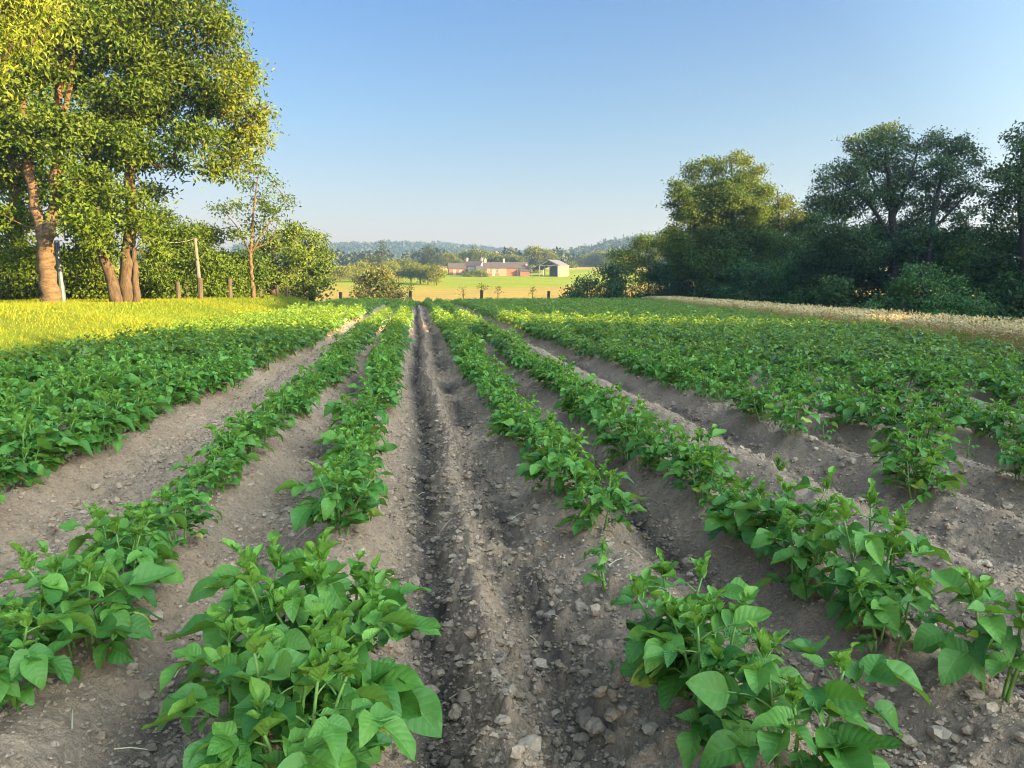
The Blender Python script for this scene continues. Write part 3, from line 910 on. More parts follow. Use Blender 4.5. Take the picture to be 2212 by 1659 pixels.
def tree(name, lab, cat, base, trunks, lobes, ls, mat, bark, seed, dens=1.0, asp=.5, tw=12, group=None, limbs=True, twigs=0, sub=5, cover=3.2, droop=.3, r_limb=.16):
    """trunks: list of (points, radii) in world space; lobes: (centre, radius, tint) in world space"""
    base = np.asarray(base, float)
    root = empty(name, base, lab, cat, group)
    p, t, nrm, (cs, rs) = scatter(lobes, ls, dens, seed, tw, asp, droop, sub, cover)
    V, q = leaf_cards(p - base, nrm, ls, asp, seed, droop)
    link('crown', make_mesh('crown', V, q, mat, attrs={'tint': np.clip(np.repeat(t, 4), 0, 2)}), root)
    mb = MB(); r = np.random.default_rng(seed + 5)
    allp, allr = [], []
    for pts, rr in trunks:
        n = max(8, len(pts) * 4); q_ = path(pts, n)
        q_[1:-1] += r.normal(0, .02 + rr[0] * .06, (n - 2, 3)) * [1, 1, 0]
        ra = np.interp(np.linspace(0, 1, n), np.linspace(0, 1, len(rr)), rr)
        mb.tube(q_ - base, ra, 10, wob=.07); allp.append(q_); allr.append(ra)
    ap, ar = np.concatenate(allp), np.concatenate(allr)
    if limbs:
        cen = [np.asarray(c, float) for c, _, _ in lobes]
        dist = [float(np.min(np.linalg.norm(ap - c, axis=1))) for c in cen]
        nodes, edges = [], []            # each clump hangs on the trunk or on a clump nearer to it
        for i_ in np.argsort(dist):
            c = cen[i_]; rr = lobes[i_][1]
            cost = np.linalg.norm(ap - c, axis=1) + 1.2 * np.maximum(0, ap[:, 2] - c[2] + .25 * np.linalg.norm((ap - c)[:, :2], axis=1))
            k = int(np.argmin(cost)); best = (cost[k] * .9, -1, ap[k], ar[k])
            for n_, jn in enumerate(nodes):
                dj = np.linalg.norm(cen[jn] - c) + .6 * max(0, cen[jn][2] - c[2])
                if dj < best[0]: best = (dj, n_, cen[jn], 0)
            edges.append((best[1], best[2], best[3], i_)); nodes.append(i_)
        load = [1] * len(nodes)
        for n_ in range(len(nodes) - 1, -1, -1):
            if edges[n_][0] >= 0: load[edges[n_][0]] += load[n_]
        for n_, (pn, s, r0, i_) in enumerate(edges):
            c, rr = cen[i_], lobes[i_][1]
            L = np.linalg.norm(c - s)
            if L < .2: continue
            r1 = r_limb * .32 * math.sqrt(load[n_]) * (.4 + .12 * rr)
            if r0: r1 = min(r1, r0 * .75)
            mid = (s + c) / 2 + r.normal(0, .10 * L, 3) + [0, 0, -.05 * L]
            q_ = path([s, mid, c], 8)
            mb.tube(q_ - base, np.linspace(r1, r1 * .6, 8), 5, cap=False)
            for j_ in range(twigs):
                f = r.uniform(.3, 1); s2 = np.array([np.interp(f, np.linspace(0, 1, 8), q_[:, a]) for a in range(3)])
                d = r.normal(0, 1, 3); d /= np.linalg.norm(d); e = c + d * rr * r.uniform(.6, .95)
                mb.tube(path([s2, (s2 + e) / 2 + r.normal(0, .1 * rr, 3), e], 5) - base, np.linspace(r1 * .45, r1 * .12 + .003, 5), 4, cap=False)
    mb.build('trunk', bark, root, smooth=True)
    return root


def LB(lst, d, jit=1.0, seed=0, tint=.4, ky=1.0):
    """clumps given by place, radius (survey units), optional tint and depth offset"""
    r = np.random.default_rng(seed); out = []
    for e in lst:
        px, py, pr = e[:3]; ti = e[3] if len(e) > 3 and e[3] is not None else tint
        dd = d + (e[4] if len(e) > 4 else r.uniform(-jit, jit))
        out.append((P(px, py, dd), pr * dd / F_PX, ti))
    return out


def gbase(px, d):
    p = P(px, HOR, d); return np.array([p[0], p[1], float(G(p[0], p[1]))])


def TR(pts, d, r):
    """trunk through places at one distance; the first point is set on the ground"""
    b = gbase(pts[0][0], d); b[2] -= .1
    return ([b] + [P(px, py, d) for px, py in pts[1:]], r)


# left edge of the field -----------------------------------------------------
tree('chestnut_tree', 'tall pale-trunked tree forking low on the sunlit bank at far left', 'tree', gbase(107, 29),
     [TR([(107, 655), (103, 600), (98, 545), (92, 505)], 29, [.36, .31, .29, .27]),
      ([P(96, 520, 29), P(78, 460, 29), P(62, 380, 29.2), P(48, 230, 29.5), P(42, 40, 30), P(40, -120, 30)], [.24, .20, .18, .15, .11, .06]),
      ([P(100, 515, 29), P(118, 450, 29), P(122, 330, 29.3), P(128, 150, 29.6), P(124, -60, 30)], [.25, .20, .17, .13, .08]),
      ([P(122, 330, 29.3), P(150, 200, 29), P(165, 60, 29)], [.12, .09, .05])],
     LB([(60, 40, 85), (150, 10, 85), (20, 190, 80), (165, 150, 50, .25), (20, 300, 75), (178, 290, 65, .5), (40, 400, 45), (190, 390, 60, .6), (10, 470, 55, .5), (180, 480, 48, .65), (100, 120, 70, .2), (-40, 100, 90), (-60, 350, 90), (230, 60, 80), (140, 420, 40, .5), (90, -60, 110), (118, 250, 55, .4, -1.3), (98, 130, 60, .3, -1.3), (140, 330, 40, .5, -1.2), (55, 300, 40, .4, -1.2), (150, 60, 60, .4, -1.3), (40, 560, 45, .6, 1.5)], 29.5, 1.6, 1, .38),
     .18, M_CHEST, M_PALEBARK, 11, .95, .56, 15, sub=8, cover=2.3, droop=.15, twigs=2)
tree('chestnut_tree', 'broad chestnut on two dark leaning stems with yellow flowering right side', 'tree', gbase(275, 30.5),
     [TR([(276, 655), (278, 560), (281, 450), (283, 330), (284, 230), (300, 60), (310, -100)], 30.5, [.36, .26, .22, .19, .16, .12, .05]),
      TR([(252, 652), (240, 600), (215, 530), (200, 460), (190, 380), (180, 250)], 30.2, [.27, .21, .17, .13, .09, .05]),
      TR([(292, 652), (293, 600), (290, 540)], 30.4, [.16, .12, .09])],
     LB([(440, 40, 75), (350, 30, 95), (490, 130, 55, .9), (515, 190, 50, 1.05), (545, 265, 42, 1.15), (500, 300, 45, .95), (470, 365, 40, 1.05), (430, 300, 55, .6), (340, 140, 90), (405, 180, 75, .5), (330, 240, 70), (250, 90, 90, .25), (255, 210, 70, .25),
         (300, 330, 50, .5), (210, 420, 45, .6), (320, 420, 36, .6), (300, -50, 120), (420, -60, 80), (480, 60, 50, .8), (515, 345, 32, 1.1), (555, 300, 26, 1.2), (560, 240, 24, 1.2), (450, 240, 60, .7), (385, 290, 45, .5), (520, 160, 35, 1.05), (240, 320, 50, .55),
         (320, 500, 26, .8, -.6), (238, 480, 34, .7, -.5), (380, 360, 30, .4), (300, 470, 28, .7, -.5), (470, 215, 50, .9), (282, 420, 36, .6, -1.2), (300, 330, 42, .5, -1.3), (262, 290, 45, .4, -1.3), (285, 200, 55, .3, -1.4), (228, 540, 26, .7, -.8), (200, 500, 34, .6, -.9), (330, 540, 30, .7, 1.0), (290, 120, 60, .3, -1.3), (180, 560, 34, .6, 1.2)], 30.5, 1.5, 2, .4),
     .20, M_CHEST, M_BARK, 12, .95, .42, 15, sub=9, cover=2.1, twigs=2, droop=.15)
tree('broadleaf_tree', 'dark tree crown filling the gap behind the pale forked trunk', 'tree', gbase(30, 40),
     [TR([(30, 640), (35, 500), (30, 300), (40, 60)], 40, [.4, .32, .25, .12])],
     LB([(0, 520, 80), (60, 450, 75), (20, 350, 90), (90, 300, 80), (0, 200, 110), (110, 160, 80), (60, 60, 110), (150, 40, 80), (-60, 430, 100), (130, 400, 60)], 40, 2, 3, .2),
     .26, M_CHEST, M_DARKBARK, 13, .9, .5, 10, cover=2.6)
tree('broadleaf_tree', 'shady tree rising behind and between the two trunks on the bank', 'tree', gbase(200, 43),
     [TR([(195, 640), (200, 500), (210, 350), (220, 120)], 43, [.4, .32, .25, .12])],
     LB([(190, 540, 65), (160, 470, 60), (230, 440, 60), (190, 360, 70), (260, 330, 60), (210, 250, 80), (290, 210, 70), (180, 130, 90), (270, 90, 80), (320, 130, 50)], 43, 2, 4, .25),
     .26, M_CHEST, M_DARKBARK, 14, .85, .5, 10, cover=2.4)
tree('fir_tree', 'bright yellow-green fir with drooping boughs in the top left corner', 'tree', gbase(-330, 13),
     [TR([(-330, 700), (-320, 400), (-310, 100), (-300, -200)], 13, [.26, .22, .18, .12])],
     LB([(10, 20, 55), (70, 15, 45), (100, 60, 28), (112, 15, 26), (30, 85, 38), (70, 100, 22), (-30, 70, 60), (10, 125, 24), (-60, 130, 60), (-60, 10, 80), (60, -50, 60), (-100, 200, 60), (-40, 180, 30), (-140, 60, 90), (-200, -40, 110), (-240, 150, 90)], 13, .5, 5, .75),
     .13, M_FIR, M_BARK, 15, .95, .22, 14, cover=2.2, droop=1.0)
bushes_left = [
    ((30, 590, 42), 36, 'rounded bush at far left edge behind the bank', .5), ((85, 560, 34), 37, 'tall bush right behind the pale forked trunk', .4),
    ((160, 575, 46), 36, 'leafy bush between the pale trunk and the dark double trunk', .6), ((215, 610, 30), 35.5, 'small low bush just left of the dark double trunk', .8),
    ((335, 585, 44), 39, 'bush immediately right of the dark double trunk', .5), ((372, 520, 46), 44, 'taller bush behind the leaning utility pole', .35),
    ((420, 580, 44), 42, 'hedge bush standing behind the leaning utility pole base', .6), ((475, 590, 42), 45, 'hedge bush between the leaning pole and the young tree', .5),
    ((440, 520, 36), 47, 'hedge tree top showing above the leaning pole', .45), ((510, 575, 44), 49, 'shady hedge bush behind the young open tree', .15), ((330, 480, 30), 47, 'thin small tree crown beside the double trunk', .3)]
for k, ((px, py, pr), d, lab, ti) in enumerate(bushes_left):
    b = gbase(px, d); top = P(px, py, d)
    pr *= 1.25; py -= 8
    lob = [(px, py, pr)] + [(px + R.uniform(-.8, .8) * pr, py + R.uniform(-.3, 1.1) * pr, pr * R.uniform(.45, .7)) for _ in range(5)] + [(px, 625, pr * .8), (px - pr * .6, 630, pr * .6), (px + pr * .6, 630, pr * .6)]
    tree('bush', lab, 'bush', b, [([b - [0, 0, .1], (b + top) / 2 + [.1, 0, 0], top], [.09, .06, .03])], LB(lob, d, .8, 60 + k, ti), .2, M_CHEST, M_BARK, 120 + k, .9, .5, 10, 'bushes along the left boundary', cover=3.0, sub=5)
tree('young_tree', 'slender young tree with thin pale stem and open airy crown', 'tree', gbase(545, 46),
     [TR([(546, 642), (544, 590), (540, 545), (548, 460), (560, 350)], 46, [.13, .11, .10, .06, .02]),
      ([P(541, 550, 46), P(520, 500, 46), P(480, 450, 46)], [.06, .04, .015]), ([P(541, 548, 46), P(575, 490, 46), P(618, 435, 46)], [.06, .04, .015]), ([P(543, 540, 46), P(590, 520, 46.3), P(600, 470, 46)], [.05, .03, .01])],
     LB([(562, 372, 20), (590, 400, 22), (622, 438, 15), (512, 440, 22), (560, 430, 28), (486, 458, 18), (530, 395, 22), (468, 448, 10), (545, 480, 34), (600, 460, 26), (520, 510, 24), (575, 505, 26), (540, 355, 14), (498, 495, 18), (612, 425, 14), (580, 450, 20)], 46, .8, 6, .35),
     .2, M_WOODL, M_PALEBARK, 16, .62, .5, 10, cover=1.9, twigs=3, r_limb=.2)
tree('hedge_tree', 'rounded sunlit tree right behind the slender young tree', 'tree', gbase(590, 57),
     [TR([(590, 645), (592, 580), (595, 520)], 57, [.25, .2, .1])],
     LB([(600, 520, 38), (565, 545, 36), (625, 500, 36), (580, 590, 40), (615, 580, 40), (550, 600, 32), (640, 550, 35), (600, 625, 30), (640, 490, 22), (560, 625, 22)], 57, 1.2, 7, .75),
     .24, M_WOODL, M_BARK, 17, 1.0, .55, 10, cover=3)
tree('hedge_tree', 'rounded dense tree at the right end of the left hedge', 'tree', gbase(670, 61),
     [TR([(672, 645), (672, 580), (670, 530)], 61, [.25, .2, .1])],
     LB([(660, 515, 34), (690, 530, 28), (690, 570, 32), (655, 560, 36), (700, 605, 22), (675, 610, 30), (645, 610, 30), (712, 580, 14), (630, 630, 20), (705, 550, 16), (690, 632, 16), (650, 635, 20)], 61, 1.2, 8, .5),
     .24, M_WOODL, M_BARK, 18, 1.0, .55, 10, cover=3)

# right edge -----------------------------------------------------------------
ALD = [('tall open-crowned alder, its dark branching limbs standing against the sky', 46, [TR([(1935, 650), (1932, 540), (1924, 430), (1912, 300)], 46, [.30, .25, .19, .05]), ([P(1930, 520, 46), P(1880, 440, 46), P(1800, 380, 46)], [.13, .10, .03]), ([P(1928, 470, 46), P(1960, 400, 46), P(1985, 310, 46)], [.13, .09, .03]), ([P(1926, 460, 46), P(1880, 380, 46), P(1855, 310, 46)], [.11, .08, .03])],
        [(1885, 300, 26), (1915, 288, 26, 1.2), (1850, 308, 24, 1.2), (1945, 292, 26), (1990, 318, 26), (1800, 382, 30), (1842, 365, 38), (1895, 350, 34), (1955, 360, 32), (1778, 432, 36), (1826, 445, 36), (1880, 420, 26), (1955, 430, 26), (1765, 468, 24), (1812, 495, 36), (1888, 490, 34), (1965, 480, 30), (1850, 520, 40), (1930, 540, 40), (1912, 320, 30), (1870, 345, 30), (1930, 395, 34), (1905, 430, 34), (1850, 400, 34), (1985, 390, 28), (1940, 500, 34), (1800, 450, 30), (1745, 445, 16), (1790, 540, 40), (1760, 500, 26), (1875, 540, 40)]),
       ('alder with two slim stems and thin crown right of the tallest one', 45, [TR([(2000, 650), (2006, 540), (2022, 430), (2045, 325)], 45, [.24, .19, .13, .04]), ([P(2012, 500, 45), P(2070, 440, 45), P(2115, 390, 45)], [.1, .06, .02])],
        [(2030, 302, 26), (2062, 312, 28), (2096, 334, 22), (2060, 368, 32), (2118, 352, 14), (2022, 395, 28), (2090, 395, 22), (2118, 410, 14), (2036, 445, 26), (1992, 460, 24), (2085, 510, 26), (2020, 520, 40), (2045, 335, 28), (2012, 350, 28), (2060, 420, 30), (2000, 430, 26), (2075, 470, 22), (1985, 510, 32), (2060, 535, 34), (2130, 375, 12), (2105, 450, 16)]),
       ('big dark tree cut off by the right edge of the photo', 36, [TR([(2230, 690), (2215, 550), (2205, 420), (2210, 300)], 36, [.3, .25, .18, .06])],
        [(2212, 300, 30), (2182, 365, 36), (2225, 390, 55), (2160, 425, 28), (2192, 470, 50), (2152, 540, 40), (2225, 560, 55), (2128, 505, 20), (2260, 330, 60), (2290, 480, 70), (2190, 610, 50)])]
for k, (lab, d, tr, lob) in enumerate(ALD):
    px, py, _ = proj(tr[0][0][0])
    tree('alder_tree', lab, 'tree', tr[0][0][0] + [0, 0, .1], tr, LB([(a_[0], a_[1], a_[2] * 1.18) + tuple(a_[3:]) for a_ in lob], d, 1.4, 20 + k, .35), .16, M_DARK, M_DARKBARK, 30 + k, .9, .6, 10, 'tall trees on the right', twigs=4, cover=1.9, sub=9)
BIR = [('tall birch with ragged sunlit top in the middle of the right treeline', 62, [TR([(1585, 640), (1583, 520), (1580, 350)], 62, [.26, .2, .05])],
        [(1500, 372, 26), (1556, 362, 28), (1592, 345, 20, 1.0), (1478, 420, 28), (1540, 420, 44), (1612, 395, 36, .9), (1640, 368, 14, 1.0), (1466, 468, 20), (1520, 490, 46), (1592, 465, 48, .7), (1632, 460, 26, .9), (1478, 525, 26), (1550, 545, 55), (1460, 400, 14), (1525, 352, 12), (1610, 350, 12, 1), (1560, 575, 48), (1622, 545, 42), (1600, 595, 48), (1510, 570, 44), (1570, 420, 40), (1500, 445, 34), (1450, 440, 12), (1455, 500, 16), (1645, 420, 22, .8), (1600, 508, 42), (1645, 510, 36), (1565, 522, 42), (1500, 522, 40), (1462, 535, 32, .6), (1480, 565, 36)]),
       ('shorter yellow-lit birch just right of the tall birch', 66, [TR([(1685, 640), (1685, 520), (1680, 410)], 66, [.2, .15, .04])],
        [(1662, 415, 22, 1.0), (1690, 438, 24, 1.1), (1716, 462, 18, 1.1), (1680, 485, 40, .9), (1722, 495, 18, 1), (1650, 525, 40, .8), (1704, 540, 34, .7), (1742, 478, 26, .8), (1748, 520, 32), (1752, 560, 36), (1660, 575, 42), (1700, 585, 42), (1730, 530, 18, .9), (1640, 465, 26, .9)])]
for k, (lab, d, tr, lob) in enumerate(BIR):
    tree('birch_tree', lab, 'tree', tr[0][0][0] + [0, 0, .1], tr, LB([(a_[0], a_[1], a_[2] * 1.05) + tuple(a_[3:]) for a_ in lob] + [(a_[0] + 10, a_[1] + 42, a_[2] * .85) for a_ in lob[:7]], d, 1.8, 40 + k, .4), .20, M_WOODL, M_DARKBARK, 50 + k, .95, .55, 10, 'birches on the right', twigs=2, cover=3.2, sub=9)
UNDER = [
    # px, py, pr, d, material, label
    (1236, 628, 15, 74, M_DARK, 'lowest dark green bush at the far left end of right treeline'), (1268, 612, 24, 76, M_DARK, 'small dark green bush, second from the treeline end'), (1312, 602, 30, 78, M_DARK, 'round dark bush where the right treeline meets the stubble field'),
    (1350, 578, 38, 82, M_WOODL, 'mid-sized bushy tree at the low end of the right treeline'), (1400, 545, 40, 84, M_WOODL, 'sunlit tree top left of the tall birch'), (1442, 526, 36, 80, M_WOODL, 'sunlit hedge tree next to the tall birch'),
    (1425, 605, 34, 74, M_DARK, 'dark bush below the sunlit hedge trees'), (1482, 596, 44, 68, M_DARK, 'dense dark bush under the left side of the tall birch'), (1540, 608, 42, 62, M_DARK, 'dense dark bush directly under the tall birch'),
    (1600, 604, 46, 60, M_HORN, 'green bush under the right side of the tall birch'), (1660, 606, 44, 57, M_DARK, 'dark bush under the shorter birch'), (1712, 600, 46, 54, M_HORN, 'green bush right of the shorter birch'),
    (1768, 588, 50, 52, M_DARK, 'dark bush left of the tallest alder'), (1830, 596, 52, 48, M_DARK, 'dark bush at the foot of the tallest alder'), (1800, 636, 30, 44, M_DARK, 'low dark bush in front of the tallest alder'),
    (1896, 570, 52, 50, M_DARK, 'shadowy bush behind the tallest alder trunk'), (1962, 566, 50, 50, M_DARK, 'shadowy bush between the two alder trunks'), (2036, 560, 46, 48, M_DARK, 'shadowy bush right of the slim alder'),
    (2090, 568, 50, 44, M_WOODL, 'bush catching a little sun near the right edge'), (2140, 600, 52, 40, M_DARK, 'dark bush behind the hornbeam near the right edge'), (2200, 640, 46, 36, M_DARK, 'dark bush at the foot of the rightmost tree'),
    (1740, 640, 26, 48, M_DARK, 'low shrub behind the wheat below the shorter birch'), (1620, 645, 20, 54, M_DARK, 'low shrub behind the wheat below the tall birch')]
UNDER += [(1330, 632, 24, 73, M_DARK, 'low dark bush at the foot of the treeline end, before the stubble field'), (1500, 560, 50, 74, M_DARK, 'tall bush behind the left foot of the tall birch'), (1570, 566, 50, 72, M_DARK, 'tall bush behind the trunk of the tall birch'), (1640, 560, 46, 70, M_WOODL, 'olive bush behind and between the two birches'),
          (1700, 562, 46, 66, M_DARK, 'tall bush behind the shorter birch'), (1760, 545, 50, 60, M_DARK, 'tall dark bush behind the left limbs of the tallest alder'), (1840, 545, 50, 58, M_DARK, 'tall dark bush behind the tallest alder'),
          (1920, 548, 50, 60, M_DARK, 'tall bush filling the gap behind the alder trunks'), (2000, 550, 50, 58, M_WOODL, 'tall bush behind the slim alder'), (2080, 545, 50, 54, M_DARK, 'tall bush behind, between the slim alder and the rightmost tree'), (2160, 560, 60, 46, M_DARK, 'tall bush behind the rightmost tree')]
for k, (px, py, pr, d, mat, lab) in enumerate(UNDER):
    b = gbase(px, d); top = P(px, py, d)
    lob = [(px, py, pr)] + [(px + R.uniform(-.9, .9) * pr, py + R.uniform(-.45, 1.0) * pr, pr * R.uniform(.45, .7)) for _ in range(5)]
    by = proj(b)[1]
    lob += [(px + s_ * pr * .7, max(py, by - pr * .35), pr * .6) for s_ in (-1, 0, 1)] + [(px + s_ * pr * .5, (py + by) / 2, pr * .6) for s_ in (-1, 1)] + [(px + s_ * pr * .55, by - pr * .22, pr * .42) for s_ in (-1.3, -.45, .45, 1.3)]
    if pr > 28: lob = [(a_[0], a_[1] - 14, a_[2]) for a_ in lob]
    tree('bush', lab, 'bush', b, [([b - [0, 0, .1], (b + top) / 2 + [.1, 0, 0], top], [.10, .07, .03])], LB(lob, d, 1.0, 80 + k, .45 if mat is not M_WOODL else .6), .24, mat, M_DARKBARK, 160 + k, .95, .55, 10, 'bushes of the right treeline', cover=2.6, sub=4)
b = gbase(1990, 28)
tree('hornbeam_bush', 'cone-shaped leafy hornbeam bush standing clear before the dark wood', 'bush', b, [TR([(1990, 680), (1992, 620), (1990, 570)], 28, [.1, .07, .03]), TR([(1960, 682), (1950, 650)], 28, [.05, .02])],
     LB([(1990, 578, 20), (1962, 595, 26), (2018, 592, 28), (1940, 622, 34), (1990, 625, 40), (2045, 618, 34), (1910, 650, 30), (1960, 655, 36), (2020, 655, 40), (2072, 645, 32), (1885, 664, 22), (2095, 662, 24)], 28, .7, 9, .55), .12, M_HORN, M_DARKBARK, 19, .95, .55, 10, cover=2.6)
b = gbase(2112, 26)
tree('shrub', 'small upright shrub just right of the hornbeam bush', 'shrub', b, [TR([(2112, 690), (2110, 640)], 26, [.04, .02])],
     LB([(2112, 642, 16), (2100, 662, 20), (2126, 660, 18), (2112, 680, 20)], 26, .3, 10, .5), .1, M_HORN, M_DARKBARK, 20, .9, .5, 10, cover=2.4)
lob = []
for k in range(40):
    px = R.uniform(1990, 2330); d = R.uniform(21.5, 26) - (px - 1880) * .004
    p = P(px, 690, d); p[2] = float(G(p[0], p[1])) + R.uniform(.2, .5)
    lob.append((p, R.uniform(.35, .6), .4))
p, t, nr, _ = scatter(lob, .1, .9, 77, 10, .4, .3, 3, 2.2)
V, q = leaf_cards(p, nr, .1, .4, 77)
tag(link('undergrowth', make_mesh('undergrowth', V, q, M_HORN, attrs={'tint': np.clip(np.repeat(t, 4), 0, 1)})), 'low bracken and nettles between wheat and wood at right', kind='stuff')


# woodland beyond the right edge of the view, whose shade lies over the field
def woodland(name, lab, cells, seed, extra):
    r = np.random.default_rng(seed); lob = []; mb = MB()
    for x, y, h in cells:
        g = float(G(x, y)); rr = r.uniform(1.7, 2.3)
        z = rr * .8
        while z < h - rr * .85:
            lob.append((np.array([x + r.uniform(-.8, .8), y + r.uniform(-.8, .8), g + z]), rr, .4)); z += rr * 1.1
        lob.append((np.array([x, y, g + h - rr * .85]), rr, .4))
        mb.tube([(x, y, g - .1), (x + .1, y, g + h * .5), (x, y + .1, g + h * .9)], [.18, .13, .04], 6)
    p, t, nr, _ = scatter(lob, .55, 1.0, seed, 6, .6, .3, 3, 4.2)
    ex = np.asarray(extra); p = np.vstack([p, ex]); t = np.r_[t, r.uniform(.2, .6, len(ex))]; nr = np.vstack([nr, r.normal(0, 1, (len(ex), 3))])
    V, q = leaf_cards(p, nr, .55, .6, seed)
    V2 = np.concatenate(mb.v); q2 = np.concatenate(mb.q) + len(V)
    me = make_mesh(name, np.vstack([V, V2]), [np.vstack([q, q2])], [M_DARK, M_DARKBARK], attrs={'tint': np.r_[np.clip(np.repeat(t, 4), 0, 1), np.zeros(len(V2))]}, mi=np.r_[np.zeros(len(q)), np.ones(len(q2))])
    tag(link(name, me), lab, kind='stuff')


SHADE = np.array([(-60, -6.4), (12, -6.4), (14.3, -4), (22, 2), (23, 8.5), (25, 13), (27, 8.5), (33, 2), (35, -4), (37, -7.2), (43, -8.5), (50, -12.5), (64, -12.5), (90, -8)], float)
slope = -S_AZ[1] / S_AZ[0]; rise = math.tan(S_EL) / S_AZ[0]
cells = []
for y2 in np.arange(-40, 23.2, 1.5):
    for wv in (0, 2.5):
        x = 20 + wv + R.uniform(-.4, .4); h = (x - np.interp(y2, SHADE[:, 0], SHADE[:, 1])) * rise + .35
        cells.append((x, y2 - (x - 2) * slope, h + R.uniform(-.25, .25) + wv * 0))
def fill(n, y0, y1, x0, dx, off):
    y2 = R.uniform(y0, y1, n); x = x0 + dx * R.random(n) + np.maximum(0, y2 - 60) * .8; y = y2 - (x - 2) * slope
    h = (x - np.interp(y2, SHADE[:, 0], SHADE[:, 1])) * rise + off - 4.0 * sm(y2, 62, 78)
    k = (x > .9 * y + 3)
    return np.stack([x, y, G(x, y) * 0 + h * R.random(n) ** .8], -1)[k]


woodland('near_woodland', 'wood along the right side of the field behind the viewpoint', cells, 5, fill(60000, -40, 22.6, 20, 7, .35))
cells = []
for y2 in np.arange(24.5, 98, 1.7):
    for wv in (0, 3):
        x = 40 + wv + max(0, y2 - 60) * .8; y = y2 - (x - 2) * slope
        h = (x - np.interp(y2, SHADE[:, 0], SHADE[:, 1])) * rise + .35 - 4.0 * float(sm(y2, 62, 78))
        if x > .9 * y + 3: cells.append((x + R.uniform(-.4, .4), y + R.uniform(-.4, .4), h + R.uniform(-.4, .4)))
woodland('deep_woodland', 'deeper wood to the right behind the visible treeline', cells, 6, fill(75000, 25, 98, 40, 6, .35))

# ------------------------------------------------------------------ poles, posts, cables
def pole(name, lab, cat, px0, py0, px1, py1, d, r0, r1, mat, grp=None, cap=None):
    b = gbase(px0, d); t = P(px1, py1, d)
    root = empty(name, b, lab, cat, grp)
    mb = MB(); q_ = path([b - [0, 0, .2], (b + t) / 2, t], 6); mb.tube(q_ - b, np.linspace(r0, r1, 6), 10)
    mb.build('shaft', mat, root, smooth=False)
    if cap:
        m2 = MB(); m2.box((-cap, -.05, -.06), (cap, .05, .06), o=t - b - [0, 0, .15]); m2.build('crossarm', mat, root)
        m3 = MB()
        for sx in (-.8, .8): m3.tube([t - b + [sx * cap, 0, -.1], t - b + [sx * cap, 0, .04]], [.04, .03], 6)
        m3.build('insulator', M_RENDER, root)
    return t


t0 = pole('utility_pole', 'leaning pale wooden utility pole beyond the grass bank', 'utility pole', 433, 652, 421, 515, 40, .12, .08, M_POLE)
t1 = pole('utility_pole', 'shorter pale utility pole beside the slender young tree', 'utility pole', 536, 640, 531, 576, 52, .11, .08, M_POLE)
pole('metal_pipe', 'pale blue-grey pipe leaning behind the pale forked trunk', 'pipe', 135, 645, 122, 520, 31, .12, .10, M_BLUE)
for (a, bb, lab) in ((t0, P(300, 505, 36), 'wire sagging left from the leaning utility pole'), (t0, t1, 'wire sagging between the two utility poles')):
    mb = MB(); s_ = np.linspace(0, 1, 14)[:, None]; q_ = a + (bb - a) * s_; q_[:, 2] -= (.30 * 4 * s_ * (1 - s_))[:, 0]
    mb.tube(q_ - a, .005, 5); tag(mb.build('overhead_wire', M_WIRE, loc=a), lab, 'wire')
for (px, h, d, r, lab) in ((384, 1.0, 37, .15, 'short thick weathered post leftmost on the far bank'), (432, 1.25, 38.5, .17, 'thick dark post at the foot of the leaning pole'), (496, 1.25, 43, .18, 'dark stout post between leaning pole and young tree'),
                          (405, .8, 40, .12, 'small dark stump post left of the leaning pole'), (562, 1.0, 50, .13, 'post just right of the slender young tree'), (598, .9, 55, .12, 'small post before the rounded sunlit hedge tree'), (618, .9, 57, .12, 'small post before the rightmost hedge tree')):
    r *= .8; h *= .85; b = gbase(px, d); root = empty('fence_post', b, lab, 'post', 'old posts along the left boundary')
    mb = MB(); lean = R.normal(0, .04, 2); mb.tube([(0, 0, -.2), (lean[0] * .5, lean[1] * .5, h * .5), (lean[0], lean[1], h), (lean[0], lean[1], h + .03)], [r, r * .97, r * .92, r * .5], 9, wob=.06); mb.build('shaft', M_POST, root)
GUARDS = [(735, 632, 625, 0, 'tree guard tube left of the willow shrub at field end'), (886, 630, 613, 1, 'tree guard with a leafy sapling just right of the willow shrub'), (1040, 628, 622, 1, 'tree guard tube in the middle of the far field edge'), (1185, 630, 622, 0, 'square tree guard at the right of the far field edge')]
for px, top, st, sap, lab in GUARDS:
    d = 67.5; b = gbase(px, d); t = P(px, top - 1, d)
    root = empty('tree_guard', b, lab, 'tree guard', 'tree guards along the far field edge')
    mb = MB(); h = t[2] - b[2]; mb.tube([(0, 0, -.1), (0, 0, h * .5), (.02, 0, h)], [.14, .135, .14], 8, wob=.05); mb.build('tube', M_GUARD, root)
    if sap:
        p, tt, nr, _ = scatter([(np.array([0, 0, h + .15]), .3, .9), (np.array([.1, 0, h + .5]), .22, .9)], .14, .7, int(px), 8, .5, .3, 3, 1.6)
        V, q = leaf_cards(p, nr, .14, .5, int(px)); link('sapling_leaves', make_mesh('sapling_leaves', V, q, M_WOODL, attrs={'tint': np.repeat(tt, 4)}), root)
        mb = MB(); mb.tube([(0, 0, 0), (.05, 0, h + .5)], [.03, .01], 5); mb.build('stem', M_BARK, root)
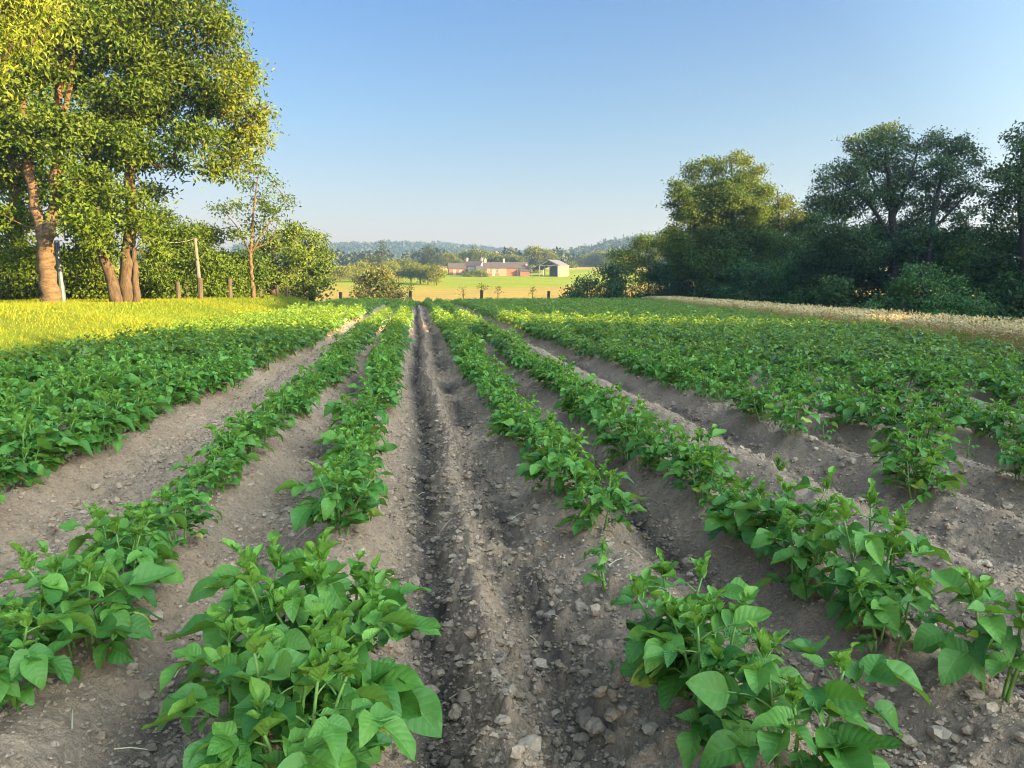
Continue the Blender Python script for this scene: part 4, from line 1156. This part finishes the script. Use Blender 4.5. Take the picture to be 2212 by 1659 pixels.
for px, py, lab in ((1000, 622, 'thin sapling between two tree guards at the far field edge'), (1075, 620, 'feathery sapling right of the middle tree guard'), (1150, 622, 'wispy sapling left of the square tree guard'), (1364, 628, 'bright green sapling at the left end of the wheat strip'), (1262, 628, 'light green sapling before the willow bushes'), (1290, 632, 'stubby light green sapling right of the willow bushes')):
    d = 67; b = gbase(px, d); t = P(px, py, d); h = max(.6, t[2] - b[2])
    root = empty('sapling', b, lab, 'sapling', 'saplings along the far field edge')
    p, tt, nr, _ = scatter([(np.array([0, 0, h * f]), .2 * (1.2 - f), .9) for f in (.4, .65, .85, 1)], .13, .55, int(px), 7, .4, .2, 3, 1.3)
    V, q = leaf_cards(p, nr, .13, .4, int(px)); link('crown', make_mesh('crown', V, q, M_WOODL, attrs={'tint': np.clip(np.repeat(tt, 4), 0, 2)}), root)
    mb = MB(); mb.tube([(0, 0, -.1), (.03, 0, h * .6), (0, 0, h)], [.035, .025, .01], 5); mb.build('stem', M_BARK, root)

# ------------------------------------------------------------------ valley: shrub, orchard, conifers, trees
def round_tree(name, lab, cat, px, ptop, pbase, half, d, mat, bark, seed, ls=.5, ti=.6, grp=None, n=7, cover=2.6, trunk=.18, low=.25):
    """a crown of clumps between ptop and pbase, standing on the ground"""
    r = np.random.default_rng(seed); b = gbase(px, d); by = proj(b)[1]
    H = by - ptop; cy0 = ptop; lob = []
    for k in range(n):
        f = r.random(); a = (k + .5) / n
        yy_ = ptop + H * (low * -.0 + .2 + (.72 - low) * a) ; prof = math.sin(math.pi * min(1, .25 + .62 * a)) ** .7
        lob.append((px + r.uniform(-.7, .7) * half * prof, yy_, half * r.uniform(.42, .6)))
    lob += [(px, ptop + half * .42, half * .42), (px, ptop + H * .45, half * .62), (px - half * .5, ptop + H * .55, half * .45), (px + half * .5, ptop + H * .55, half * .45)]
    top = P(px, ptop + H * .4, d)
    return tree(name, lab, cat, b, [([b - [0, 0, .2], (b + top) / 2, top], [trunk, trunk * .8, trunk * .4])], LB(lob, d, half * d / F_PX * .5, seed, ti), ls, mat, bark, seed, 1.0, .6, 8, grp, limbs=False, cover=cover, sub=4)


tree('willow_shrub', 'big olive willow shrub rising at the far end of the left rows', 'shrub', gbase(815, 84),
     [([gbase(815, 84), P(815, 610, 84)], [.12, .05]), ([gbase(815, 84), P(790, 615, 84)], [.1, .04]), ([gbase(815, 84), P(845, 612, 84)], [.1, .04])],
     LB([(815, 596, 22), (790, 612, 22), (840, 608, 22), (800, 590, 12), (830, 588, 12), (778, 628, 16), (852, 628, 16), (815, 628, 26), (825, 650, 26), (795, 650, 24), (845, 650, 22), (866, 640, 10), (772, 640, 12)], 84, .9, 55, .5), .3, M_WILLOW, M_DARKBARK, 56, .9, .5, 10, cover=4.0)
k = 0
for px, ptop, half, d, lab in ((735, 576, 20, 215, 'orchard tree at the left end, nearest the left hedge'), (762, 574, 18, 222, 'orchard tree second from the left hedge'), (888, 572, 17, 218, 'orchard tree just right of the willow shrub'), (862, 578, 14, 230, 'small orchard tree above the willow shrub'),
                               (908, 574, 17, 214, 'orchard tree in the middle of the right orchard row'), (925, 577, 16, 210, 'orchard tree second from the right end'), (943, 574, 17, 206, 'orchard tree at the right end of the row'), (785, 570, 20, 240, 'orchard tree behind the willow shrub on its left'), (838, 568, 20, 250, 'orchard tree behind the willow shrub on its right')):
    k += 1; round_tree('orchard_tree', lab, 'tree', px, ptop - 5, 0, half * 1.25, d, M_VALLEY, M_BARK, 500 + k, .42, .75, 'orchard trees in the valley', trunk=.2, low=.22)
for px, ptop, half, d, lab in ((812, 552, 24, 265, 'broad tree behind the orchard, left of the tall spruce'), (855, 558, 22, 270, 'broad brownish tree behind the orchard centre'), (880, 555, 18, 268, 'tree behind the orchard left of the dark conifer'), (975, 546, 22, 330, 'rounded tree behind the farmhouse, leftmost'), (1002, 540, 22, 340, 'rounded tree behind the farmhouse roof'),
                               (1035, 540, 22, 335, 'rounded tree behind the white gable'), (1060, 542, 20, 345, 'rounded tree above the stone barn left half'), (1085, 550, 20, 335, 'yellowish tree above the stone barn right half'), (1110, 552, 18, 330, 'yellowish tree right of the stone barn roof'),
                               (1172, 531, 30, 318, 'biggest round dark tree between stone barn and open hangar'), (1150, 575, 14, 300, 'low dark bush left of the open hangar'), (1232, 570, 14, 345, 'small tree beside the red-roofed house'), (1290, 545, 24, 380, 'dense tree above the ochre field at right'), (1325, 540, 26, 370, 'dense tree beside the right treeline end'), (1262, 552, 22, 395, 'dense tree right of the red-roofed house'), (1340, 560, 22, 340, 'low tree at the right end of the ochre field')):
    k += 1; round_tree('tree', lab, 'tree', px, ptop, 0, half * 1.15, d, M_VALLEY, M_BARK, 500 + k, .6, .5, 'trees around the farm', n=8)
for px, ptop, half, d, lab, thin in ((825, 519, 14, 262, 'tall thin spruce with sparse top behind the orchard', .6), (926, 526, 18, 275, 'dark pyramid conifer right of the orchard', 1.0)):
    b = gbase(px, d); r = np.random.default_rng(int(px)); by = proj(b)[1]; lob = []
    for i in range(22):
        f = i / 21; w_ = half * (.12 + .88 * f ** .8)
        for s_ in (-1, 1):
            lob.append((px + s_ * w_ * r.uniform(.35, .65), ptop + 3 + (by - ptop) * .85 * f, max(2.0, w_ * .5 * thin)))
    tree('conifer', lab, 'tree', b, [([b - [0, 0, .2], P(px, ptop, d)], [.3, .05])], LB(lob, d, .8, int(px), .35), .5, M_CONIF, M_DARKBARK, int(px), 1.1 * thin, .4, 8, 'conifers by the orchard', limbs=False, cover=2, sub=2)

# hedge bushes before the farm
for i, (px, lab) in enumerate(((1012, 'low garden bush left before the white farmhouse'), (1028, 'low garden bush before the small dark lean-to'), (1046, 'low garden bush at the left end of the stone barn'))):
    b = gbase(px, 272)
    lob = [(b + np.array([R.uniform(-1.5, 1.5), R.uniform(-1, 1), R.uniform(.5, 1.6)]), R.uniform(.9, 1.3), .6) for _ in range(5)]
    tree('bush', lab, 'bush', b, [([b - [0, 0, .1], b + [0, 0, 1.2]], [.1, .05])], lob, .45, M_WOODL, M_BARK, 700 + i, 1, .6, 8, 'garden bushes at the farm', limbs=False, sub=3)


# ------------------------------------------------------------------ farm buildings
def rotz(a):
    c, s_ = math.cos(a), math.sin(a); return np.array([[c, -s_, 0], [s_, c, 0], [0, 0, 1.0]])


def gable(name, lab, cat, loc, yaw, L, W, wh, rh, wall, roof, chim=(), wins=(), doors=(), base=1.5, grp=None, over=.25, chim_mat=None):
    """ridge along local x; wins/doors on the front (-y) wall: (x, z, w, h)"""
    root = empty(name, loc, lab, cat, grp); root.rotation_euler = (0, 0, yaw)
    mb = MB(); hw = W / 2
    v = [(-L / 2, -hw, -base), (L / 2, -hw, -base), (L / 2, hw, -base), (-L / 2, hw, -base), (-L / 2, -hw, wh), (L / 2, -hw, wh), (L / 2, hw, wh), (-L / 2, hw, wh), (-L / 2, 0, wh + rh), (L / 2, 0, wh + rh)]
    mb.add(v, [(0, 1, 5, 4), (2, 3, 7, 6), (1, 2, 6, 5), (3, 0, 4, 7)], [(4, 8, 7), (5, 6, 9)])
    mb.build('wall', wall, root)
    rb = MB(); th = .14; o = over; s_ = rh / hw
    for sg in (-1, 1):
        y0, z0 = sg * (hw + o), wh - s_ * o
        a = [(-L / 2 - o, y0, z0 + .02), (L / 2 + o, y0, z0 + .02), (L / 2 + o, 0, wh + rh + .02), (-L / 2 - o, 0, wh + rh + .02)]
        b_ = [(x, y_, z + th) for x, y_, z in a]
        rb.add(a + b_, [(0, 1, 2, 3), (4, 5, 6, 7), (0, 1, 5, 4), (1, 2, 6, 5), (2, 3, 7, 6), (3, 0, 4, 7)])
    ro = rb.build('roof', roof, root)
    for x in chim:
        cb = MB(); cb.box((x - .35, -.3, wh + rh - .4), (x + .35, .3, wh + rh + .95)); cb.box((x - .42, -.36, wh + rh + .95), (x + .42, .36, wh + rh + 1.08))
        cb.tube([(x, 0, wh + rh + 1.08), (x, 0, wh + rh + 1.45)], [.16, .13], 8); cb.build('chimney', chim_mat or M_RENDER, ro)
    for x, z, w_, h_ in wins:
        fb = MB(); y0 = -hw
        fb.box((x - w_ / 2 - .1, y0 - .06, z - .1), (x - w_ / 2, y0 + .04, z + h_ + .1)); fb.box((x + w_ / 2, y0 - .06, z - .1), (x + w_ / 2 + .1, y0 + .04, z + h_ + .1))
        fb.box((x - w_ / 2, y0 - .06, z + h_), (x + w_ / 2, y0 + .04, z + h_ + .1)); fb.box((x - w_ / 2, y0 - .08, z - .1), (x + w_ / 2, y0 + .04, z)); fb.box((x - .03, y0 - .05, z), (x + .03, y0 + .03, z + h_))
        f_ = fb.build('window', M_RENDER, root)
        pb = MB(); pb.box((x - w_ / 2, y0 - .03, z), (x + w_ / 2, y0 + .02, z + h_)); pb.build('pane', M_GLASS, f_)
    for x, w_, h_ in doors:
        db = MB(); db.box((x - w_ / 2, -hw - .05, -.2), (x + w_ / 2, -hw + .03, h_)); db.build('door', M_DOOR, root)
    return root


def at(px, d):
    return gbase(px, d)


FY = -YAW * .7
gable('farmhouse', 'white gabled farmhouse with slate roof and two chimneys', 'house', at(1025, 292), FY - .35, 6.6, 5.6, 3.0, 1.9, M_RENDER, M_SLATE, (-3.0, 3.0), [(-2, .8, .9, 1.2), (1.5, .8, .9, 1.2), (-2, 2.15, .8, .6), (1.5, 2.15, .8, .6)], [(0, 1, 2)])
gable('stone_barn', 'low slate-roofed outbuilding at the left of the white farmhouse', 'outbuilding', at(987, 287), FY + .1, 6.2, 5, 2.4, 1.8, M_STONE, M_SLATE, (), [(1.2, .8, .7, .7)], [(-1, 1, 1.9)], grp='stone buildings of the farm')
gable('stone_barn', 'long pink stone barn with pale left half and slate roof', 'barn', at(1092, 284), FY + .05, 16.0, 6.5, 2.7, 2.1, M_STONE, M_SLATE, (-7.4, -.6), [(-5.6, 1.2, .7, .8), (-3.4, 1.0, 1.0, 1.0)], [(-4.6, 1.0, 1.9), (4.8, 1.6, 2.1)], grp='stone buildings of the farm')
r_ = gable('stone_barn', 'small dark-roofed lean-to between farmhouse and long stone barn', 'outbuilding', at(1040, 280), FY + .05, 3.6, 3.2, 2.0, 1.4, M_STONE, M_SLATE, (), [], [(0, .9, 1.7)], grp='stone buildings of the farm')
gable('stone_barn', 'low brick extension at the right end of the long stone barn', 'outbuilding', at(1132, 282.5), FY + .05, 3.4, 5.4, 1.7, 1.3, M_STONE, M_SLATE, (.9,), [], [], grp='stone buildings of the farm', chim_mat=M_BRICK)
# pale rendered left half of the long barn front, 4 cm proud of the stone
bar = [o for o in COL.objects if o.get('label', '').startswith('long pink')][0]
mb = MB(); mb.box((-7.98, -3.29, -1.2), (-6.05, -3.252, 2.62)); mb.box((-5.1, -3.29, 1.0), (-4.05, -3.252, 2.62)); mb.box((-2.75, -3.29, -1.2), (.1, -3.252, 2.62)); mb.build('rendered_panel', M_PSTONE, bar)
# open steel hangar: frame, roof, clad right side
hg = empty('hangar', at(1196, 282), 'open steel hangar with grey sheet roof and cream side wall', 'hangar'); hg.rotation_euler = (0, 0, -.62); hg.scale = (1.22, 1.22, 1.15)
mb = MB()
for sx in (-3.0, 3.0):
    for yv in (-3.6, 0, 3.6): mb.box((sx - .12, yv - .12, -1), (sx + .12, yv + .12, 3.35))
for yv in (-3.6, 0, 3.6):
    mb.tube([(-3.1, yv, 3.3), (0, yv, 4.85)], .12, 4); mb.tube([(3.1, yv, 3.3), (0, yv, 4.85)], .12, 4); mb.tube([(-3, yv, 3.3), (3, yv, 3.3)], .08, 4)
mb.build('frame', M_STEEL, hg)
mb = MB()
for sg in (-1, 1):
    a = [(sg * 3.5, -4.0, 3.22), (sg * 3.5, 4.0, 3.22), (0, 4.0, 5.02), (0, -4.0, 5.02)]
    mb.add(a + [(x, y_, z + .1) for x, y_, z in a], [(0, 1, 2, 3), (4, 5, 6, 7), (0, 1, 5, 4), (1, 2, 6, 5), (2, 3, 7, 6), (3, 0, 4, 7)])
a = [(-5.6, -4, 2.1), (-5.6, 4, 2.1), (-3.52, 4, 3.12), (-3.52, -4, 3.12)]
mb.add(a + [(x, y_, z + .08) for x, y_, z in a], [(0, 1, 2, 3), (4, 5, 6, 7), (0, 1, 5, 4), (1, 2, 6, 5), (2, 3, 7, 6), (3, 0, 4, 7)])
mb.build('roof', M_SHEETROOF, hg)
mb = MB(); mb.box((3.14, -3.8, -1), (3.24, 3.8, 3.3)); mb.build('side_wall', M_CREAM, hg)
mb = MB(); mb.box((-3.0, 3.75, -1), (3.1, 3.85, 3.2)); mb.build('rear_wall', M_CREAM, hg)
for yv in (-3.8, 3.8):
    mb = MB(); mb.box((-5.5, yv - .08, -1), (-5.34, yv + .08, 2.15)); mb.build('lean_to_post', M_STEEL, hg)
gable('house', 'small white house with red tiled roof above the hangar', 'house', P(1219, 571, 560), FY + .3, 7.5, 6, 3.0, 2.4, M_RENDER, M_REDROOF, (-3.3, 3.3), [(-2, 1, 1, 1.1), (1.5, 1, 1, 1.1)], [(0, 1, 2)], chim_mat=M_BRICK)
b = at(1003, 275); root = empty('telegraph_pole', b, 'thin pale pole standing before the white farmhouse', 'utility pole')
mb = MB(); mb.tube([(0, 0, -.2), (.05, 0, 4), (.08, 0, 7.2)], [.10, .09, .07], 6); mb.build('shaft', M_POST, root)
VIL = [(1066, 1130, 'white village house leftmost on the far slope'), (1074, 1160, 'second white village house from the left on the far slope'), (1082, 1140, 'low white village house in the middle of the far cluster'), (1090, 1180, 'white village house just right of the cluster centre'), (1098, 1150, 'white village house at the right of the far cluster'), (1112, 1200, 'highest white village house at the right on the far slope'), (1126, 1220, 'lone white village house near the wooded hill top')]
VH = []
for i, (px, d, lab) in enumerate(VIL):
    t = P(px, 540 - 3 * (i % 2) - (i > 4) * 4, d); g = float(G(t[0], t[1]))
    VH.append((t[0], t[1])); gable('village_house', lab, 'house', (t[0], t[1], g + 1.5), .4 * (i % 3) - .2, 7, 5.5, 2.6, 2.4, M_RENDER, M_REDROOF if i == 1 else M_SLATE, (), [(-2, 1, 1, 1.2), (2, 1, 1, 1.2)], [], base=3, grp='village houses on the far slope')

# ------------------------------------------------------------------ far woods
def forest(name, lab, pts, mat, seed, ls, hmin, hmax, conif):
    r = np.random.default_rng(seed); out, tn, nm = [], [], []
    for x, y in pts:
        g = float(G(x, y)); h = r.uniform(hmin, hmax); c = r.random() < conif
        n = 60 if not c else 46
        if c:
            f = r.random(n) ** .7; rr = h * .20 * f; a = r.random(n) * 6.283
            h2 = h * 1.15
            p = np.stack([x + np.cos(a) * rr, y + np.sin(a) * rr, g + h2 * (1 - f * .85)], -1); d = np.stack([np.cos(a), np.sin(a), 0 * a + .3], -1)
        else:
            d = r.normal(0, 1, (n, 3)); d /= np.linalg.norm(d, axis=1)[:, None]; d[:, 2] = np.abs(d[:, 2]) * 1.0 - .25
            p = np.array([x, y, g + h * .62]) + d * [h * .42, h * .42, h * .42] * (r.random((n, 1)) ** .3)
        out.append(p); nm.append(d); tn.append(np.full(n, r.uniform(.05, .75) - .25 * c) + r.normal(0, .1, n))
    p, d, t = map(np.concatenate, (out, nm, tn))
    V, q = leaf_cards(p, d, ls, .75, seed, 0)
    tag(link(name, make_mesh(name, V, q, mat, attrs={'tint': np.clip(np.repeat(t, 4), 0, 1)})), lab, kind='stuff')


def wedge(n, y0, y1, a0, a1, seed):
    r = np.random.default_rng(seed); y = np.sqrt(y0 * y0 + (y1 * y1 - y0 * y0) * r.random(n))
    return np.stack([y * (a0 + (a1 - a0) * r.random(n)), y], -1)


a = wedge(1300, 395, 720, -.16, .45, 1); a = a[~((a[:, 0] / a[:, 1] > .09) & (a[:, 0] / a[:, 1] < .145) & (a[:, 1] > 640))]
forest('valley_wood', 'mixed woods behind the farm and on the right slope', a, M_FARW, 61, 2.2, 7, 11, .12)
forest('hill_wood', 'dark conifer and broadleaf wood on the right-hand hill', wedge(1900, 660, 900, .14, .48, 2), M_FARW, 62, 2.8, 10, 16, .5)
a = wedge(5200, 800, 1330, -.22, .34, 3)
for hx, hy in VH:
    s_ = a[:, 1] - hy; a = a[~((np.abs(a[:, 0] - hx * a[:, 1] / hy) < 9) & (s_ > -150) & (s_ < 9))]
forest('distant_forest', 'blue hazy forest covering the far hills', a, M_FARW, 63, 4.2, 8, 13, .25)

# ------------------------------------------------------------------ haze
mb = MB(); mb.box((-1600, -170, -5.5), (1800, 2700, 106))
hm = NT('air_haze'); pv = hm.n('ShaderNodeVolumePrincipled', Density=.00060, Anisotropy=.55)
hm.put(pv.inputs['Color'], (.36, .62, 1.0)); hm.t.links.new(pv.outputs[0], hm.out.inputs[1])
o = mb.build('haze', hm.m); tag(o, 'thin evening haze over the valley', kind='stuff')
